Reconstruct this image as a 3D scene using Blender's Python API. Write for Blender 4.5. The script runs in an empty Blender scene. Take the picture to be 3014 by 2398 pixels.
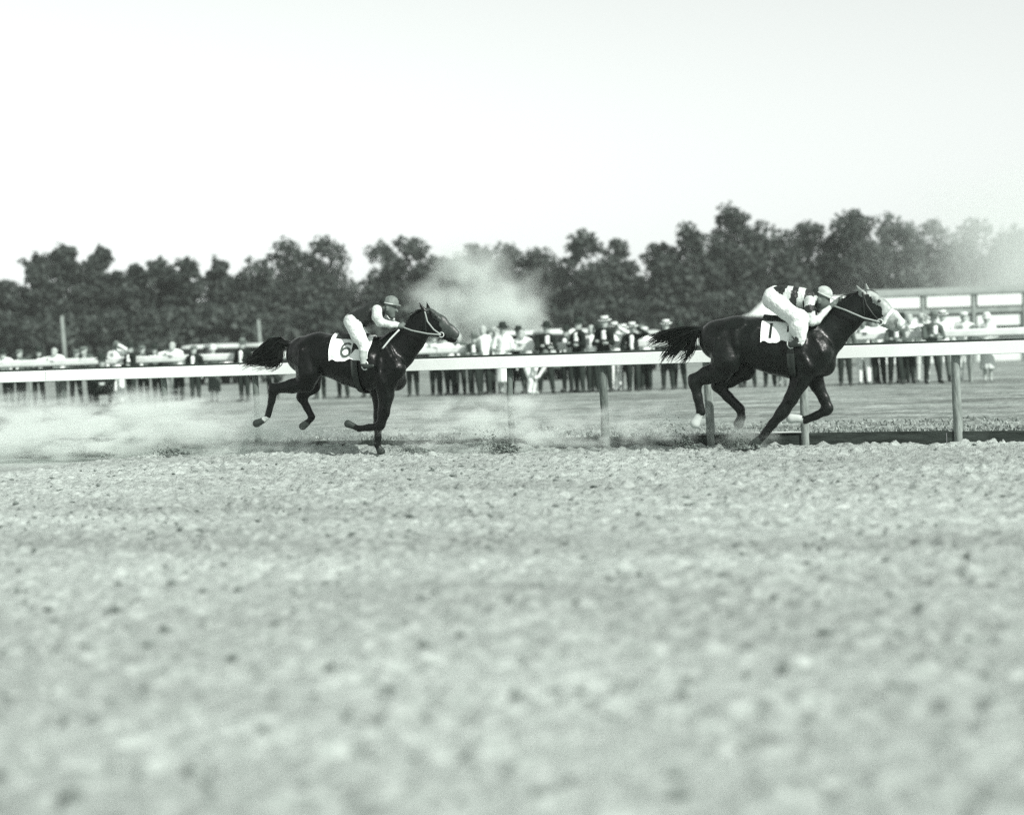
import bpy, math, random
import numpy as np
from mathutils import Vector, Matrix
from mathutils.bvhtree import BVHTree

random.seed(7)
rng = np.random.default_rng(7)
R = math.radians
SC = bpy.context.scene
COL = SC.collection

# ------------------------------------------------------------------ camera
FPX, CX, CY = 5200.0, 1507.0, 1199.0          # focal length and centre in photograph pixels
EYE = 1.25
cam_d = bpy.data.cameras.new('camera')
cam = bpy.data.objects.new('camera', cam_d)
COL.objects.link(cam)
cam_d.sensor_fit = 'HORIZONTAL'
cam_d.sensor_width = 36.0
cam_d.lens = 36.0 * FPX / 3014.0
cam_d.clip_start = 0.2
cam_d.clip_end = 6000
cam_d.dof.use_dof = True
cam_d.dof.focus_distance = 22.0
cam_d.dof.aperture_fstop = 0.9
PITCH = math.atan(167 / FPX)
ROLL = math.atan(0.032)
CAMR = Matrix.Rotation(R(90) - PITCH, 3, 'X') @ Matrix.Rotation(-ROLL, 3, 'Z')
cam.matrix_world = Matrix.Translation((0, 0, EYE)) @ CAMR.to_4x4()
SC.camera = cam

# ------------------------------------------------------------------ sky and sun
SUN_EL, SUN_AZ = R(40), R(-48)                 # azimuth measured from +X (right), positive away from camera
sun_dir = Vector((math.cos(SUN_EL) * math.cos(SUN_AZ), math.cos(SUN_EL) * math.sin(SUN_AZ), math.sin(SUN_EL)))
w = bpy.data.worlds.new('World')
SC.world = w
w.use_nodes = True
nt = w.node_tree
nt.nodes.clear()
sky = nt.nodes.new('ShaderNodeTexSky')
sky.sky_type = 'NISHITA'
sky.sun_disc = False
sky.sun_elevation = SUN_EL
sky.sun_rotation = math.atan2(sun_dir.x, sun_dir.y)
sky.air_density = 3.0
sky.dust_density = 0.0
sky.ozone_density = 1.0
bw = nt.nodes.new('ShaderNodeRGBToBW')
mul = nt.nodes.new('ShaderNodeMix'); mul.data_type = 'RGBA'; mul.blend_type = 'MULTIPLY'
mul.inputs[0].default_value = 1.0
mul.inputs[7].default_value = (0.95, 1.0, 0.975, 1)
bg = nt.nodes.new('ShaderNodeBackground')
bg.inputs[1].default_value = 0.12
wo = nt.nodes.new('ShaderNodeOutputWorld')
nt.links.new(sky.outputs[0], bw.inputs[0])
nt.links.new(bw.outputs[0], mul.inputs[6])
nt.links.new(mul.outputs[2], bg.inputs[0])
nt.links.new(bg.outputs[0], wo.inputs[0])
sun_d = bpy.data.lights.new('sun', 'SUN')
sun_d.energy = 5.0
sun_d.angle = R(0.6)
sun_d.color = (1.0, 0.995, 0.955)
sun = bpy.data.objects.new('sun', sun_d)
COL.objects.link(sun)
sun.rotation_euler = sun_dir.to_track_quat('Z', 'Y').to_euler()

SC.view_settings.view_transform = 'Standard'
SC.view_settings.look = 'None'
SC.view_settings.exposure = 0.3
SC.view_settings.gamma = 1.0
SC.cycles.use_denoising = False
SC.cycles.max_bounces = 6
SC.cycles.volume_bounces = 3
SC.cycles.transparent_max_bounces = 8
SC.cycles.volume_step_rate = 2.0
SC.cycles.volume_max_steps = 128
SC.cycles.sample_clamp_indirect = 4.0

# ------------------------------------------------------------------ places
def ray(px, py):
    return CAMR @ Vector(((px - CX) / FPX, -(py - CY) / FPX, -1.0))
def horizon(px):
    return 1032 - 0.032 * (px - CX)
def at(px, py, depth):
    d = ray(px, py)
    return Vector((0, 0, EYE)) + d * (depth / d.y)
def spot(px, depth, z=0.0):
    """point on the ground at that depth below photo column px"""
    p = at(px, horizon(px) + (EYE - z) * FPX / depth, depth)
    return Vector((p.x, p.y, z))

RAIL_A, RAIL_B = Vector((-7.18, 24.76, 0)), Vector((5.23, 20.80, 0))
U = (RAIL_B - RAIL_A).normalized()              # the way the horses run
V = Vector((-U.y, U.x, 0))                      # away from the camera, across the track
RAIL_ANG = math.atan2(U.y, U.x)
INF = 0.12                                      # the infield lies this much above the track
RAIL_T = RAIL_A.dot(V)

def along_rail(px, off=0.0):
    """point on a line parallel to the rail (off metres across) seen at column px"""
    d = ray(px, horizon(px))
    t = (RAIL_T + off) / Vector((d.x, d.y, 0)).dot(V)
    return Vector((d.x * t, d.y * t, 0))

# ------------------------------------------------------------------ materials
def tint(v):
    """the greenish grey of the print, stronger in the darks"""
    v = max(v, 0.0005)
    t = min(1.0, max(0.0, (math.log10(v) + 2.2) / 2.2))
    return (v * (0.66 + 0.29 * t), v, v * (0.82 + 0.15 * t), 1.0)

def mat(name, v, rough=0.8, spec=0.3, noise=None, bump=None, coat=0.0, translucent=0.0, v2=None, stretch=None):
    """grey print-toned material; noise = (scale, v_low, v_high)"""
    m = bpy.data.materials.new(name)
    m.use_nodes = True
    t = m.node_tree
    b = t.nodes['Principled BSDF']
    b.inputs['Base Color'].default_value = tint(v)
    b.inputs['Roughness'].default_value = rough
    b.inputs['Specular IOR Level'].default_value = spec
    if coat:
        b.inputs['Coat Weight'].default_value = coat
        b.inputs['Coat Roughness'].default_value = 0.25
    tc = t.nodes.new('ShaderNodeTexCoord')
    src = tc.outputs['Object']
    if stretch:
        mp = t.nodes.new('ShaderNodeMapping')
        mp.inputs['Scale'].default_value = stretch
        t.links.new(src, mp.inputs[0])
        src = mp.outputs[0]
    if noise:
        n = t.nodes.new('ShaderNodeTexNoise')
        n.inputs['Scale'].default_value = noise[0]
        n.inputs['Detail'].default_value = 6
        n.inputs['Roughness'].default_value = 0.65
        t.links.new(src, n.inputs[0])
        r = t.nodes.new('ShaderNodeValToRGB')
        r.color_ramp.elements[0].position = 0.32
        r.color_ramp.elements[1].position = 0.70
        r.color_ramp.elements[0].color = tint(noise[1])
        r.color_ramp.elements[1].color = tint(noise[2])
        t.links.new(n.outputs[0], r.inputs[0])
        t.links.new(r.outputs[0], b.inputs['Base Color'])
    if bump:
        n = t.nodes.new('ShaderNodeTexNoise')
        n.inputs['Scale'].default_value = bump[0]
        n.inputs['Detail'].default_value = 5
        t.links.new(src, n.inputs[0])
        bp = t.nodes.new('ShaderNodeBump')
        bp.inputs['Strength'].default_value = bump[1]
        bp.inputs['Distance'].default_value = bump[2]
        t.links.new(n.outputs[0], bp.inputs['Height'])
        t.links.new(bp.outputs[0], b.inputs['Normal'])
    if translucent:
        tr = t.nodes.new('ShaderNodeBsdfTranslucent')
        tr.inputs[0].default_value = tint(v * 1.3)
        mx = t.nodes.new('ShaderNodeMixShader')
        mx.inputs[0].default_value = translucent
        out = [n for n in t.nodes if n.type == 'OUTPUT_MATERIAL'][0]
        t.links.new(b.outputs[0], mx.inputs[1])
        t.links.new(tr.outputs[0], mx.inputs[2])
        t.links.new(mx.outputs[0], out.inputs[0])
    return m

M = {}
M['track'] = mat('track_dirt', 0.42, 0.95, 0.1, noise=(18.0, 0.27, 0.50), bump=(60, 1.0, 0.025))
def patchy(m, scale, lo, hi):
    """broad irregular patches of packed or damp soil over the fine grain"""
    t = m.node_tree
    b = t.nodes['Principled BSDF']
    src = b.inputs['Base Color'].links[0].from_socket
    n = t.nodes.new('ShaderNodeTexNoise')
    n.inputs['Scale'].default_value = scale
    n.inputs['Detail'].default_value = 4
    tc = [q for q in t.nodes if q.type == 'TEX_COORD'][0]
    mp = t.nodes.new('ShaderNodeMapping')
    mp.inputs['Scale'].default_value = (0.45, 1.3, 1)
    t.links.new(tc.outputs['Object'], mp.inputs[0])
    t.links.new(mp.outputs[0], n.inputs[0])
    r = t.nodes.new('ShaderNodeMapRange')
    r.inputs[1].default_value = 0.36; r.inputs[2].default_value = 0.64
    r.inputs[3].default_value = lo; r.inputs[4].default_value = hi
    t.links.new(n.outputs[0], r.inputs[0])
    mx = t.nodes.new('ShaderNodeVectorMath'); mx.operation = 'SCALE'
    t.links.new(src, mx.inputs[0]); t.links.new(r.outputs[0], mx.inputs['Scale'])
    t.links.new(mx.outputs[0], b.inputs['Base Color'])
M['field'] = mat('infield_grass', 0.2, 0.95, 0.1, noise=(2.6, 0.14, 0.40), bump=(9, 1.0, 0.08))
patchy(M['track'], 0.55, 0.78, 1.12)
patchy(M['field'], 0.6, 0.62, 1.2)
M['grass'] = mat('grass_blades', 0.28, 0.7, 0.2, noise=(1.5, 0.16, 0.40))
M['white_paint'] = mat('white_paint', 0.80, 0.55, 0.3, noise=(3.0, 0.76, 0.84))
M['old_white'] = mat('old_white_paint', 0.72, 0.7, 0.2, noise=(4.0, 0.6, 0.78))
M['dark_wood'] = mat('dark_wood', 0.03, 0.8, 0.2, noise=(6, 0.02, 0.06), stretch=(1, 6, 6))
M['post_wood'] = mat('weathered_post', 0.25, 0.85, 0.15, noise=(7, 0.13, 0.34), bump=(30, 0.5, 0.01), stretch=(3, 3, 0.6))
M['dark_post'] = mat('dark_weathered_post', 0.12, 0.85, 0.15, noise=(7, 0.06, 0.19), bump=(30, 0.5, 0.01), stretch=(3, 3, 0.6))
M['kerb_shade'] = mat('shaded_kerb_timber', 0.04, 0.85, 0.15, noise=(5, 0.02, 0.07), bump=(25, 0.6, 0.02), stretch=(0.5, 4, 4))  # dark tone puts the shade of the kerb face into the colour
M['cap_wood'] = mat('pale_kerb_cap', 0.6, 0.8, 0.2, noise=(4, 0.45, 0.7))
M['coat_black'] = mat('black_coat', 0.003, 0.32, 0.24, noise=(5, 0.002, 0.006), bump=(11, 0.42, 0.03))
M['coat_bay'] = mat('dark_bay_coat', 0.008, 0.32, 0.26, noise=(5, 0.003, 0.013), bump=(11, 0.42, 0.03))
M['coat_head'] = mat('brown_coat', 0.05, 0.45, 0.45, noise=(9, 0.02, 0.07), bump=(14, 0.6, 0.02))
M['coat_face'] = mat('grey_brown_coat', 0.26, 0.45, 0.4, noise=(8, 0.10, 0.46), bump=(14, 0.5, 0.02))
M['white_hair'] = mat('white_hair', 0.5, 0.7, 0.2)
M['hoof'] = mat('hoof_horn', 0.035, 0.5, 0.3)
M['nostril'] = mat('nostril_dark', 0.004, 0.8, 0.1)
M['mane'] = mat('mane_hair', 0.007, 0.45, 0.4)
M['leather'] = mat('leather', 0.02, 0.5, 0.4)
M['pale_leather'] = mat('pale_leather', 0.30, 0.5, 0.4)
M['steel'] = mat('steel', 0.6, 0.3, 0.7)
M['linen'] = mat('white_linen', 0.82, 0.85, 0.1, bump=(18, 0.5, 0.02))
M['ink'] = mat('number_ink', 0.02, 0.8, 0.1)
M['ink_grey'] = mat('number_ink_faded', 0.10, 0.8, 0.1)
M['breeches'] = mat('white_breeches', 0.70, 0.8, 0.15, bump=(15, 0.9, 0.035))
M['silk_dark'] = mat('dark_silk', 0.012, 0.5, 0.45, bump=(15, 0.9, 0.035))
M['silk_white'] = mat('pale_silk', 0.55, 0.6, 0.3, bump=(15, 0.9, 0.035))
M['cap_pale'] = mat('pale_cap', 0.16, 0.6, 0.3, noise=(14, 0.09, 0.26), bump=(20, 0.5, 0.01))
M['cap_light'] = mat('light_cap', 0.42, 0.6, 0.3, noise=(14, 0.3, 0.58), bump=(20, 0.5, 0.01))
M['skin'] = mat('sunburnt_skin', 0.13, 0.6, 0.3)
M['skin_light'] = mat('pale_skin', 0.38, 0.6, 0.3)
M['boot'] = mat('boot_leather', 0.03, 0.4, 0.5)
M['boot_pale'] = mat('pale_boot_top', 0.40, 0.5, 0.4)
M['suit_dark'] = mat('dark_suit', 0.018, 0.9, 0.1)
M['suit_grey'] = mat('grey_suit', 0.09, 0.9, 0.1)
M['trousers_dark'] = mat('dark_trousers', 0.03, 0.9, 0.1)
M['trousers_grey'] = mat('grey_trousers', 0.12, 0.9, 0.1)
M['shirt'] = mat('white_shirt', 0.82, 0.85, 0.1)
M['cotton'] = mat('pale_cotton', 0.6, 0.85, 0.1)
M['hair'] = mat('dark_hair', 0.02, 0.7, 0.3)
M['straw'] = mat('straw_hat', 0.62, 0.8, 0.2)
M['felt'] = mat('dark_felt', 0.03, 0.9, 0.1)
M['felt_grey'] = mat('grey_felt', 0.14, 0.9, 0.1)
M['bark'] = mat('bark', 0.08, 0.9, 0.1, noise=(3, 0.05, 0.13), stretch=(1, 1, 0.3))
M['pale_bark'] = mat('pale_bark', 0.26, 0.9, 0.1, noise=(3, 0.18, 0.32), stretch=(1, 1, 0.3))
M['leaf_a'] = mat('leaves_mid', 0.07, 0.6, 0.25, noise=(0.35, 0.045, 0.105), translucent=0.26)
M['leaf_b'] = mat('leaves_dark', 0.05, 0.6, 0.25, noise=(0.35, 0.04, 0.095), translucent=0.25)
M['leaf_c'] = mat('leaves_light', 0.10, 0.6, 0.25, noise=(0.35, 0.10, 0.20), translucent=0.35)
M['needle'] = mat('pine_needles', 0.05, 0.6, 0.25, noise=(0.4, 0.04, 0.10), translucent=0.22)
M['clod'] = mat('dark_clods', 0.12, 0.95, 0.1, noise=(3, 0.06, 0.24))
M['car_dark'] = mat('dark_car_paint', 0.03, 0.3, 0.5, coat=0.4)
M['car_grey'] = mat('grey_car_paint', 0.16, 0.3, 0.5, coat=0.4)
M['car_light'] = mat('light_car_paint', 0.5, 0.35, 0.5, coat=0.3)
M['canvas_roof'] = mat('pale_car_roof', 0.62, 0.7, 0.2)
M['glass'] = mat('car_glass', 0.02, 0.08, 0.6)
M['tyre'] = mat('tyre_rubber', 0.02, 0.8, 0.2)
M['chrome'] = mat('chrome', 0.5, 0.2, 0.8)
M['canvas'] = mat('white_canvas', 0.75, 0.85, 0.1, bump=(3, 0.4, 0.05))
M['grey_wood'] = mat('grey_painted_wood', 0.3, 0.8, 0.2, noise=(3, 0.24, 0.36))

# ------------------------------------------------------------------ object helpers
def link(o, parent=None):
    COL.objects.link(o)
    if parent is not None:
        o.parent = parent
    return o
def mesh_from(name, verts, faces, mats, idx=None, smooth=False):
    me = bpy.data.meshes.new(name)
    me.from_pydata([tuple(v) for v in verts] if not isinstance(verts, np.ndarray) else verts.tolist(), [],
                   faces if not isinstance(faces, np.ndarray) else faces.tolist())
    for m in (mats if isinstance(mats, (list, tuple)) else [mats]):
        me.materials.append(m)
    if idx is not None:
        me.polygons.foreach_set('material_index', np.asarray(idx, dtype=np.int32))
    if smooth:
        me.polygons.foreach_set('use_smooth', np.ones(len(me.polygons), dtype=bool))
    me.update()
    return me
def obj(name, me, parent=None, loc=None, rz=None):
    o = bpy.data.objects.new(name, me)
    link(o, parent)
    if loc is not None:
        o.location = loc
    if rz is not None:
        o.rotation_euler = (0, 0, rz)
    return o
def tag(o, label=None, cat=None, group=None, kind=None):
    if label: o['label'] = label
    if cat: o['category'] = cat
    if group: o['group'] = group
    if kind: o['kind'] = kind
    return o
def empty(name, loc, rz=0.0):
    o = bpy.data.objects.new(name, None)
    o.empty_display_size = 0.3
    link(o)
    o.location = loc
    o.rotation_euler = (0, 0, rz)
    return o
BOXF = [(0, 3, 2, 1), (4, 5, 6, 7), (0, 1, 5, 4), (1, 2, 6, 5), (2, 3, 7, 6), (3, 0, 4, 7)]
class MB:
    """collects simple solids into one mesh"""
    def __init__(s):
        s.v, s.f, s.m = [], [], []
    def add(s, vs, fs, mi=0):
        n = len(s.v)
        s.v += [tuple(v) for v in vs]
        s.f += [tuple(i + n for i in f) for f in fs]
        s.m += [mi] * len(fs)
        return s
    def box(s, x0, x1, y0, y1, z0, z1, mi=0, bev=0.0):
        if bev <= 0:
            s.add([(x0, y0, z0), (x1, y0, z0), (x1, y1, z0), (x0, y1, z0), (x0, y0, z1), (x1, y0, z1), (x1, y1, z1), (x0, y1, z1)], BOXF, mi)
        else:
            b = bev                                # bevelled along x
            pr = [(y0 + b, z0), (y1 - b, z0), (y1, z0 + b), (y1, z1 - b), (y1 - b, z1), (y0 + b, z1), (y0, z1 - b), (y0, z0 + b)]
            n = len(pr)
            vs = [(x0, y, z) for y, z in pr] + [(x1, y, z) for y, z in pr]
            fs = [(i, (i + 1) % n, n + (i + 1) % n, n + i) for i in range(n)]
            fs += [tuple(range(n))[::-1], tuple(range(n, 2 * n))]
            s.add(vs, fs, mi)
        return s
    def tube(s, pts, rad, n=8, mi=0, flat=1.0):
        pts = [Vector(p) for p in pts]
        if not isinstance(rad, (list, tuple)):
            rad = [rad] * len(pts)
        vs, fs = [], []
        prev = None
        for i, p in enumerate(pts):
            d = (pts[min(i + 1, len(pts) - 1)] - pts[max(i - 1, 0)]).normalized()
            a = Vector((0, 0, 1)) if abs(d.z) < 0.9 else Vector((0, 1, 0))
            e1 = d.cross(a).normalized() if prev is None else (prev - d * prev.dot(d)).normalized()
            prev = e1
            e2 = d.cross(e1)
            for k in range(n):
                t = 2 * math.pi * k / n
                vs.append(p + e1 * (math.cos(t) * rad[i]) + e2 * (math.sin(t) * rad[i] * flat))
        for i in range(len(pts) - 1):
            for k in range(n):
                fs.append((i * n + k, i * n + (k + 1) % n, (i + 1) * n + (k + 1) % n, (i + 1) * n + k))
        fs.append(tuple(range(n))[::-1])
        fs.append(tuple(range((len(pts) - 1) * n, len(pts) * n)))
        s.add(vs, fs, mi)
        return s
    def lathe(s, prof, n=16, mi=0, sx=1.0, sy=1.0, tilt=None, c=(0, 0, 0)):
        vs, fs = [], []
        for r, z in prof:
            for k in range(n):
                t = 2 * math.pi * k / n
                vs.append(Vector((r * math.cos(t) * sx, r * math.sin(t) * sy, z)))
        if tilt is not None:
            vs = [tilt @ v for v in vs]
        vs = [v + Vector(c) for v in vs]
        for i in range(len(prof) - 1):
            for k in range(n):
                fs.append((i * n + k, i * n + (k + 1) % n, (i + 1) * n + (k + 1) % n, (i + 1) * n + k))
        s.add(vs, fs, mi)
        return s
    def mesh(s, name, mats, smooth=False):
        return mesh_from(name, s.v, s.f, mats, s.m, smooth)
    def build(s, name, mats, parent=None, smooth=False, loc=None, rz=None):
        return obj(name, s.mesh(name, mats, smooth), parent, loc, rz)

# ------------------------------------------------------------------ implicit bodies: blended tapered limbs -> one continuous skin
class Field:
    def __init__(s, lo, hi, h):
        s.lo, s.h = np.array(lo, float), h
        s.n = np.ceil((np.array(hi, float) - s.lo) / h).astype(int) + 1
        s.d = np.full(s.n, 9.0, np.float32)
        s.i = np.zeros(s.n, np.int16)
    def limb(s, a, b, ra, rb, sy=1.0, k=0.05, mid=0):
        a, b = np.array(a, float), np.array(b, float)
        m = max(ra, rb) * max(1, sy) + k + 2 * s.h
        i0 = np.maximum(((np.minimum(a, b) - m - s.lo) / s.h).astype(int), 0)
        i1 = np.minimum(((np.maximum(a, b) + m - s.lo) / s.h).astype(int) + 2, s.n)
        if (i1 <= i0).any():
            return
        ax = [s.lo[q] + s.h * np.arange(i0[q], i1[q]) for q in range(3)]
        X, Y, Z = np.meshgrid(*ax, indexing='ij', sparse=True)
        ay, by = a[1] / sy, b[1] / sy
        Y = Y / sy
        dx, dy, dz = b[0] - a[0], by - ay, b[2] - a[2]
        L = dx * dx + dy * dy + dz * dz + 1e-9
        t = np.clip(((X - a[0]) * dx + (Y - ay) * dy + (Z - a[2]) * dz) / L, 0, 1)
        d = np.sqrt((X - a[0] - dx * t) ** 2 + (Y - ay - dy * t) ** 2 + (Z - a[2] - dz * t) ** 2) - (ra + (rb - ra) * t)
        d *= min(1.0, 0.5 + 0.5 * sy)
        sl = tuple(slice(i0[q], i1[q]) for q in range(3))
        old = s.d[sl]
        hh = np.maximum(k - np.abs(old - d), 0) / max(k, 1e-6)
        s.i[sl] = np.where(d < old, mid, s.i[sl])
        s.d[sl] = np.minimum(old, d) - hh * hh * k * 0.25
    def chain(s, pts, sy=1.0, k=0.05, mid=0):
        for (p, q) in zip(pts[:-1], pts[1:]):
            s.limb(p[:3], q[:3], p[3], q[3], sy, k, mid)
    def carve(s, c, r, k=0.01, mid=None):
        a = np.array(c, float)
        m = r + k + 2 * s.h
        i0 = np.maximum(((a - m - s.lo) / s.h).astype(int), 0)
        i1 = np.minimum(((a + m - s.lo) / s.h).astype(int) + 2, s.n)
        ax = [s.lo[q] + s.h * np.arange(i0[q], i1[q]) for q in range(3)]
        X, Y, Z = np.meshgrid(*ax, indexing='ij', sparse=True)
        d = np.sqrt((X - a[0]) ** 2 + (Y - a[1]) ** 2 + (Z - a[2]) ** 2) - r
        sl = tuple(slice(i0[q], i1[q]) for q in range(3))
        if mid is not None:
            s.i[sl] = np.where(d < 0.4 * s.h, mid, s.i[sl])
        s.d[sl] = np.maximum(s.d[sl], -d)
    def paint(s, c, r, mid):
        """a marking of the coat with a rounded outline"""
        a = np.array(c, float)
        ax = [s.lo[q] + s.h * np.arange(s.n[q]) for q in range(3)]
        X, Y, Z = np.meshgrid(*ax, indexing='ij', sparse=True)
        s.i = np.where((X - a[0]) ** 2 + (Y - a[1]) ** 2 + (Z - a[2]) ** 2 < r * r, mid, s.i)
    def skin(s):
        d = s.d
        nx, ny, nz = d.shape
        c = [d[a:nx - 1 + a, b:ny - 1 + b, e:nz - 1 + e] for a in (0, 1) for b in (0, 1) for e in (0, 1)]
        neg = sum((q < 0).astype(np.int8) for q in c)
        act = (neg > 0) & (neg < 8)
        I = np.argwhere(act)
        vid = np.full(act.shape, -1, np.int64)
        vid[act] = np.arange(len(I))
        cv = np.stack([q[act] for q in c], 1)
        cor = np.array([(a, b, e) for a in (0, 1) for b in (0, 1) for e in (0, 1)], float)
        P = np.zeros((len(I), 3)); W = np.zeros(len(I))
        for p in range(8):
            for q in range(p + 1, 8):
                if np.abs(cor[p] - cor[q]).sum() != 1:
                    continue
                x = (cv[:, p] < 0) != (cv[:, q] < 0)
                t = np.where(x, cv[:, p] / np.where(x, cv[:, p] - cv[:, q], 1), 0)
                P += np.where(x[:, None], cor[p] + (cor[q] - cor[p]) * t[:, None], 0)
                W += x
        loc = P / W[:, None]
        verts = (I + loc) * s.h + s.lo
        g = np.clip(np.rint(I + loc).astype(int), 0, s.n - 1)
        vmat = s.i[g[:, 0], g[:, 1], g[:, 2]]
        faces = []
        for axq in range(3):
            o1, o2 = [(1, 2), (2, 0), (0, 1)][axq]
            sl0 = [slice(None)] * 3; sl1 = [slice(None)] * 3
            sl0[axq] = slice(0, -1); sl1[axq] = slice(1, None)
            A, B = d[tuple(sl0)] < 0, d[tuple(sl1)] < 0
            E = np.argwhere(A != B)
            E = E[(E[:, o1] > 0) & (E[:, o2] > 0) & (E[:, o1] < s.n[o1] - 1) & (E[:, o2] < s.n[o2] - 1)]
            if not len(E):
                continue
            inside = A[E[:, 0], E[:, 1], E[:, 2]]
            def v(da, db):
                K = E.copy(); K[:, o1] -= da; K[:, o2] -= db
                return vid[K[:, 0], K[:, 1], K[:, 2]]
            q = np.stack([v(1, 1), v(0, 1), v(0, 0), v(1, 0)], 1)
            q[~inside] = q[~inside][:, ::-1]
            faces.append(q)
        F = np.concatenate(faces)
        F = F[(F >= 0).all(1)]
        # light smoothing of the skin
        for it in range(2):
            acc = np.zeros_like(verts); cnt = np.zeros(len(verts))
            for a, b in ((0, 1), (1, 2), (2, 3), (3, 0)):
                np.add.at(acc, F[:, a], verts[F[:, b]]); np.add.at(cnt, F[:, a], 1)
                np.add.at(acc, F[:, b], verts[F[:, a]]); np.add.at(cnt, F[:, b], 1)
            verts = verts + 0.45 * (acc / np.maximum(cnt, 1)[:, None] - verts)
        fm = np.sort(vmat[F], 1)[:, 1]
        return verts, F, fm

def solid(name, field, mats, extra=None):
    v, f, m = field.skin()
    if extra:
        for (v2, f2, m2) in extra:
            f = np.concatenate([f, f2 + len(v)]); v = np.concatenate([v, v2]); m = np.concatenate([m, m2])
    return mesh_from(name, v, f, mats, m, smooth=True)

# ------------------------------------------------------------------ noise for relief
def vnoise(shape, cells, r):
    g = r.random((cells[0] + 3, cells[1] + 3))
    x = np.linspace(0, cells[0], shape[0], endpoint=False); y = np.linspace(0, cells[1], shape[1], endpoint=False)
    xi, yi = x.astype(int), y.astype(int)
    fx, fy = x - xi, y - yi
    fx, fy = fx * fx * (3 - 2 * fx), fy * fy * (3 - 2 * fy)
    a = g[xi][:, yi]; b = g[xi + 1][:, yi]; c = g[xi][:, yi + 1]; d = g[xi + 1][:, yi + 1]
    fx = fx[:, None]; fy = fy[None]
    return (a * (1 - fx) + b * fx) * (1 - fy) + (c * (1 - fx) + d * fx) * fy - 0.5

# ================================================================== THE SETTING
# ground is laid out along the rail: s along it, t across it towards the camera
GROUND_ANG = RAIL_ANG
FOOT = V * RAIL_T                                # foot of the perpendicular from the camera on the rail line

def s_of(px, off=0.0):
    return (along_rail(px, off) - FOOT).dot(U)

def build_track():
    s0, s1, t0, t1, h = -12.5, 9.0, 0.18, 18.6, 0.03
    ns, ntt = int((s1 - s0) / h), int((t1 - t0) / h)
    S = np.linspace(s0, s1, ns); T = np.linspace(t0, t1, ntt)
    Z = np.zeros((ns, ntt))
    for cell, amp in ((2.5, 0.02), (0.9, 0.010), (0.30, 0.010), (0.14, 0.014), (0.065, 0.028)):
        Z += amp * vnoise((ns, ntt), (max(1, int((s1 - s0) / cell)), max(1, int((t1 - t0) / cell))), rng)
    Z += 0.020 * vnoise((ns, ntt), (int((s1 - s0) / 1.6), int((t1 - t0) / 0.085)), rng)      # harrow lines
    # hoof prints (dents with a raised rim) and loose clods
    n = 9500
    cs = rng.uniform(s0, s1, n); ct = t0 + (t1 - t0) * rng.random(n) ** 1.15
    rr = rng.uniform(0.04, 0.08, n); kind = rng.random(n)
    for a, b, r, k in zip(cs, ct, rr, kind):
        i, j = int((a - s0) / h), int((b - t0) / h)
        q = int(2.2 * r / h) + 1
        i0, i1, j0, j1 = max(i - q, 0), min(i + q + 1, ns), max(j - q, 0), min(j + q + 1, ntt)
        D = np.sqrt((S[i0:i1, None] - a) ** 2 + (T[None, j0:j1] - b) ** 2) / r
        if k < 0.7:
            Z[i0:i1, j0:j1] += -0.070 * np.exp(-(D ** 2) * 1.4) + 0.020 * np.exp(-((D - 1.35) ** 2) * 6)
        else:
            Z[i0:i1, j0:j1] += r * 0.55 * np.exp(-(D ** 2) * 2.2)
    bank = np.clip((s_of(1640) - S) / 0.9, 0, 1)[:, None] * np.clip(1.15 - T / 0.75, 0, 1)[None] ** 1.5
    Z += bank * (0.115 + 0.05 * vnoise((ns, ntt), (40, 20), rng))
    edge = np.minimum.reduce([np.broadcast_to(((S - s0) / 0.8)[:, None], Z.shape), np.broadcast_to(((s1 - S) / 0.8)[:, None], Z.shape),
                              np.broadcast_to(((t1 - T) / 0.8)[None], Z.shape)])
    edge = np.clip(edge, 0, 1)
    Z = Z * edge - 0.03 * (1 - edge)
    verts = np.stack([np.broadcast_to(S[:, None], Z.shape), np.broadcast_to(-T[None], Z.shape), Z], -1).reshape(-1, 3)
    idx = np.arange(ns * ntt).reshape(ns, ntt)
    F = np.stack([idx[:-1, 1:], idx[1:, 1:], idx[1:, :-1], idx[:-1, :-1]], -1).reshape(-1, 4)
    me = bpy.data.meshes.new('track')
    me.vertices.add(len(verts)); me.vertices.foreach_set('co', verts.ravel())
    me.loops.add(F.size); me.loops.foreach_set('vertex_index', F.ravel().astype(np.int32))
    me.polygons.add(len(F)); me.polygons.foreach_set('loop_start', (np.arange(len(F)) * 4).astype(np.int32))
    me.polygons.foreach_set('use_smooth', np.ones(len(F), bool))
    me.update(); me.validate()
    me.materials.append(M['track'])
    o = obj('track', me, None, FOOT, GROUND_ANG)
    tag(o, 'wide harrowed dirt race track pitted with hoof prints', None, None, 'structure')
    # the plain rest of the track, out of the frame
    b = MB()
    b.add([(-500, -60, -0.035), (500, -60, -0.035), (500, 0.02, -0.035), (-500, 0.02, -0.035)], [(0, 1, 2, 3)])
    e = b.build('track_bed', M['track'], None, False, FOOT, GROUND_ANG)
    tag(e, 'plain dirt bed of the race track reaching past the frame', None, None, 'structure')
    return S, T, Z
build_track()

b = MB()
b.add([(-500, 0.10, INF), (500, 0.10, INF), (500, 700, INF), (-500, 700, INF)], [(0, 1, 2, 3)])
o = b.build('infield', M['field'], None, False, FOOT, GROUND_ANG)
tag(o, 'mown grass infield behind the rail stretching to the trees', None, None, 'structure')

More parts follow.
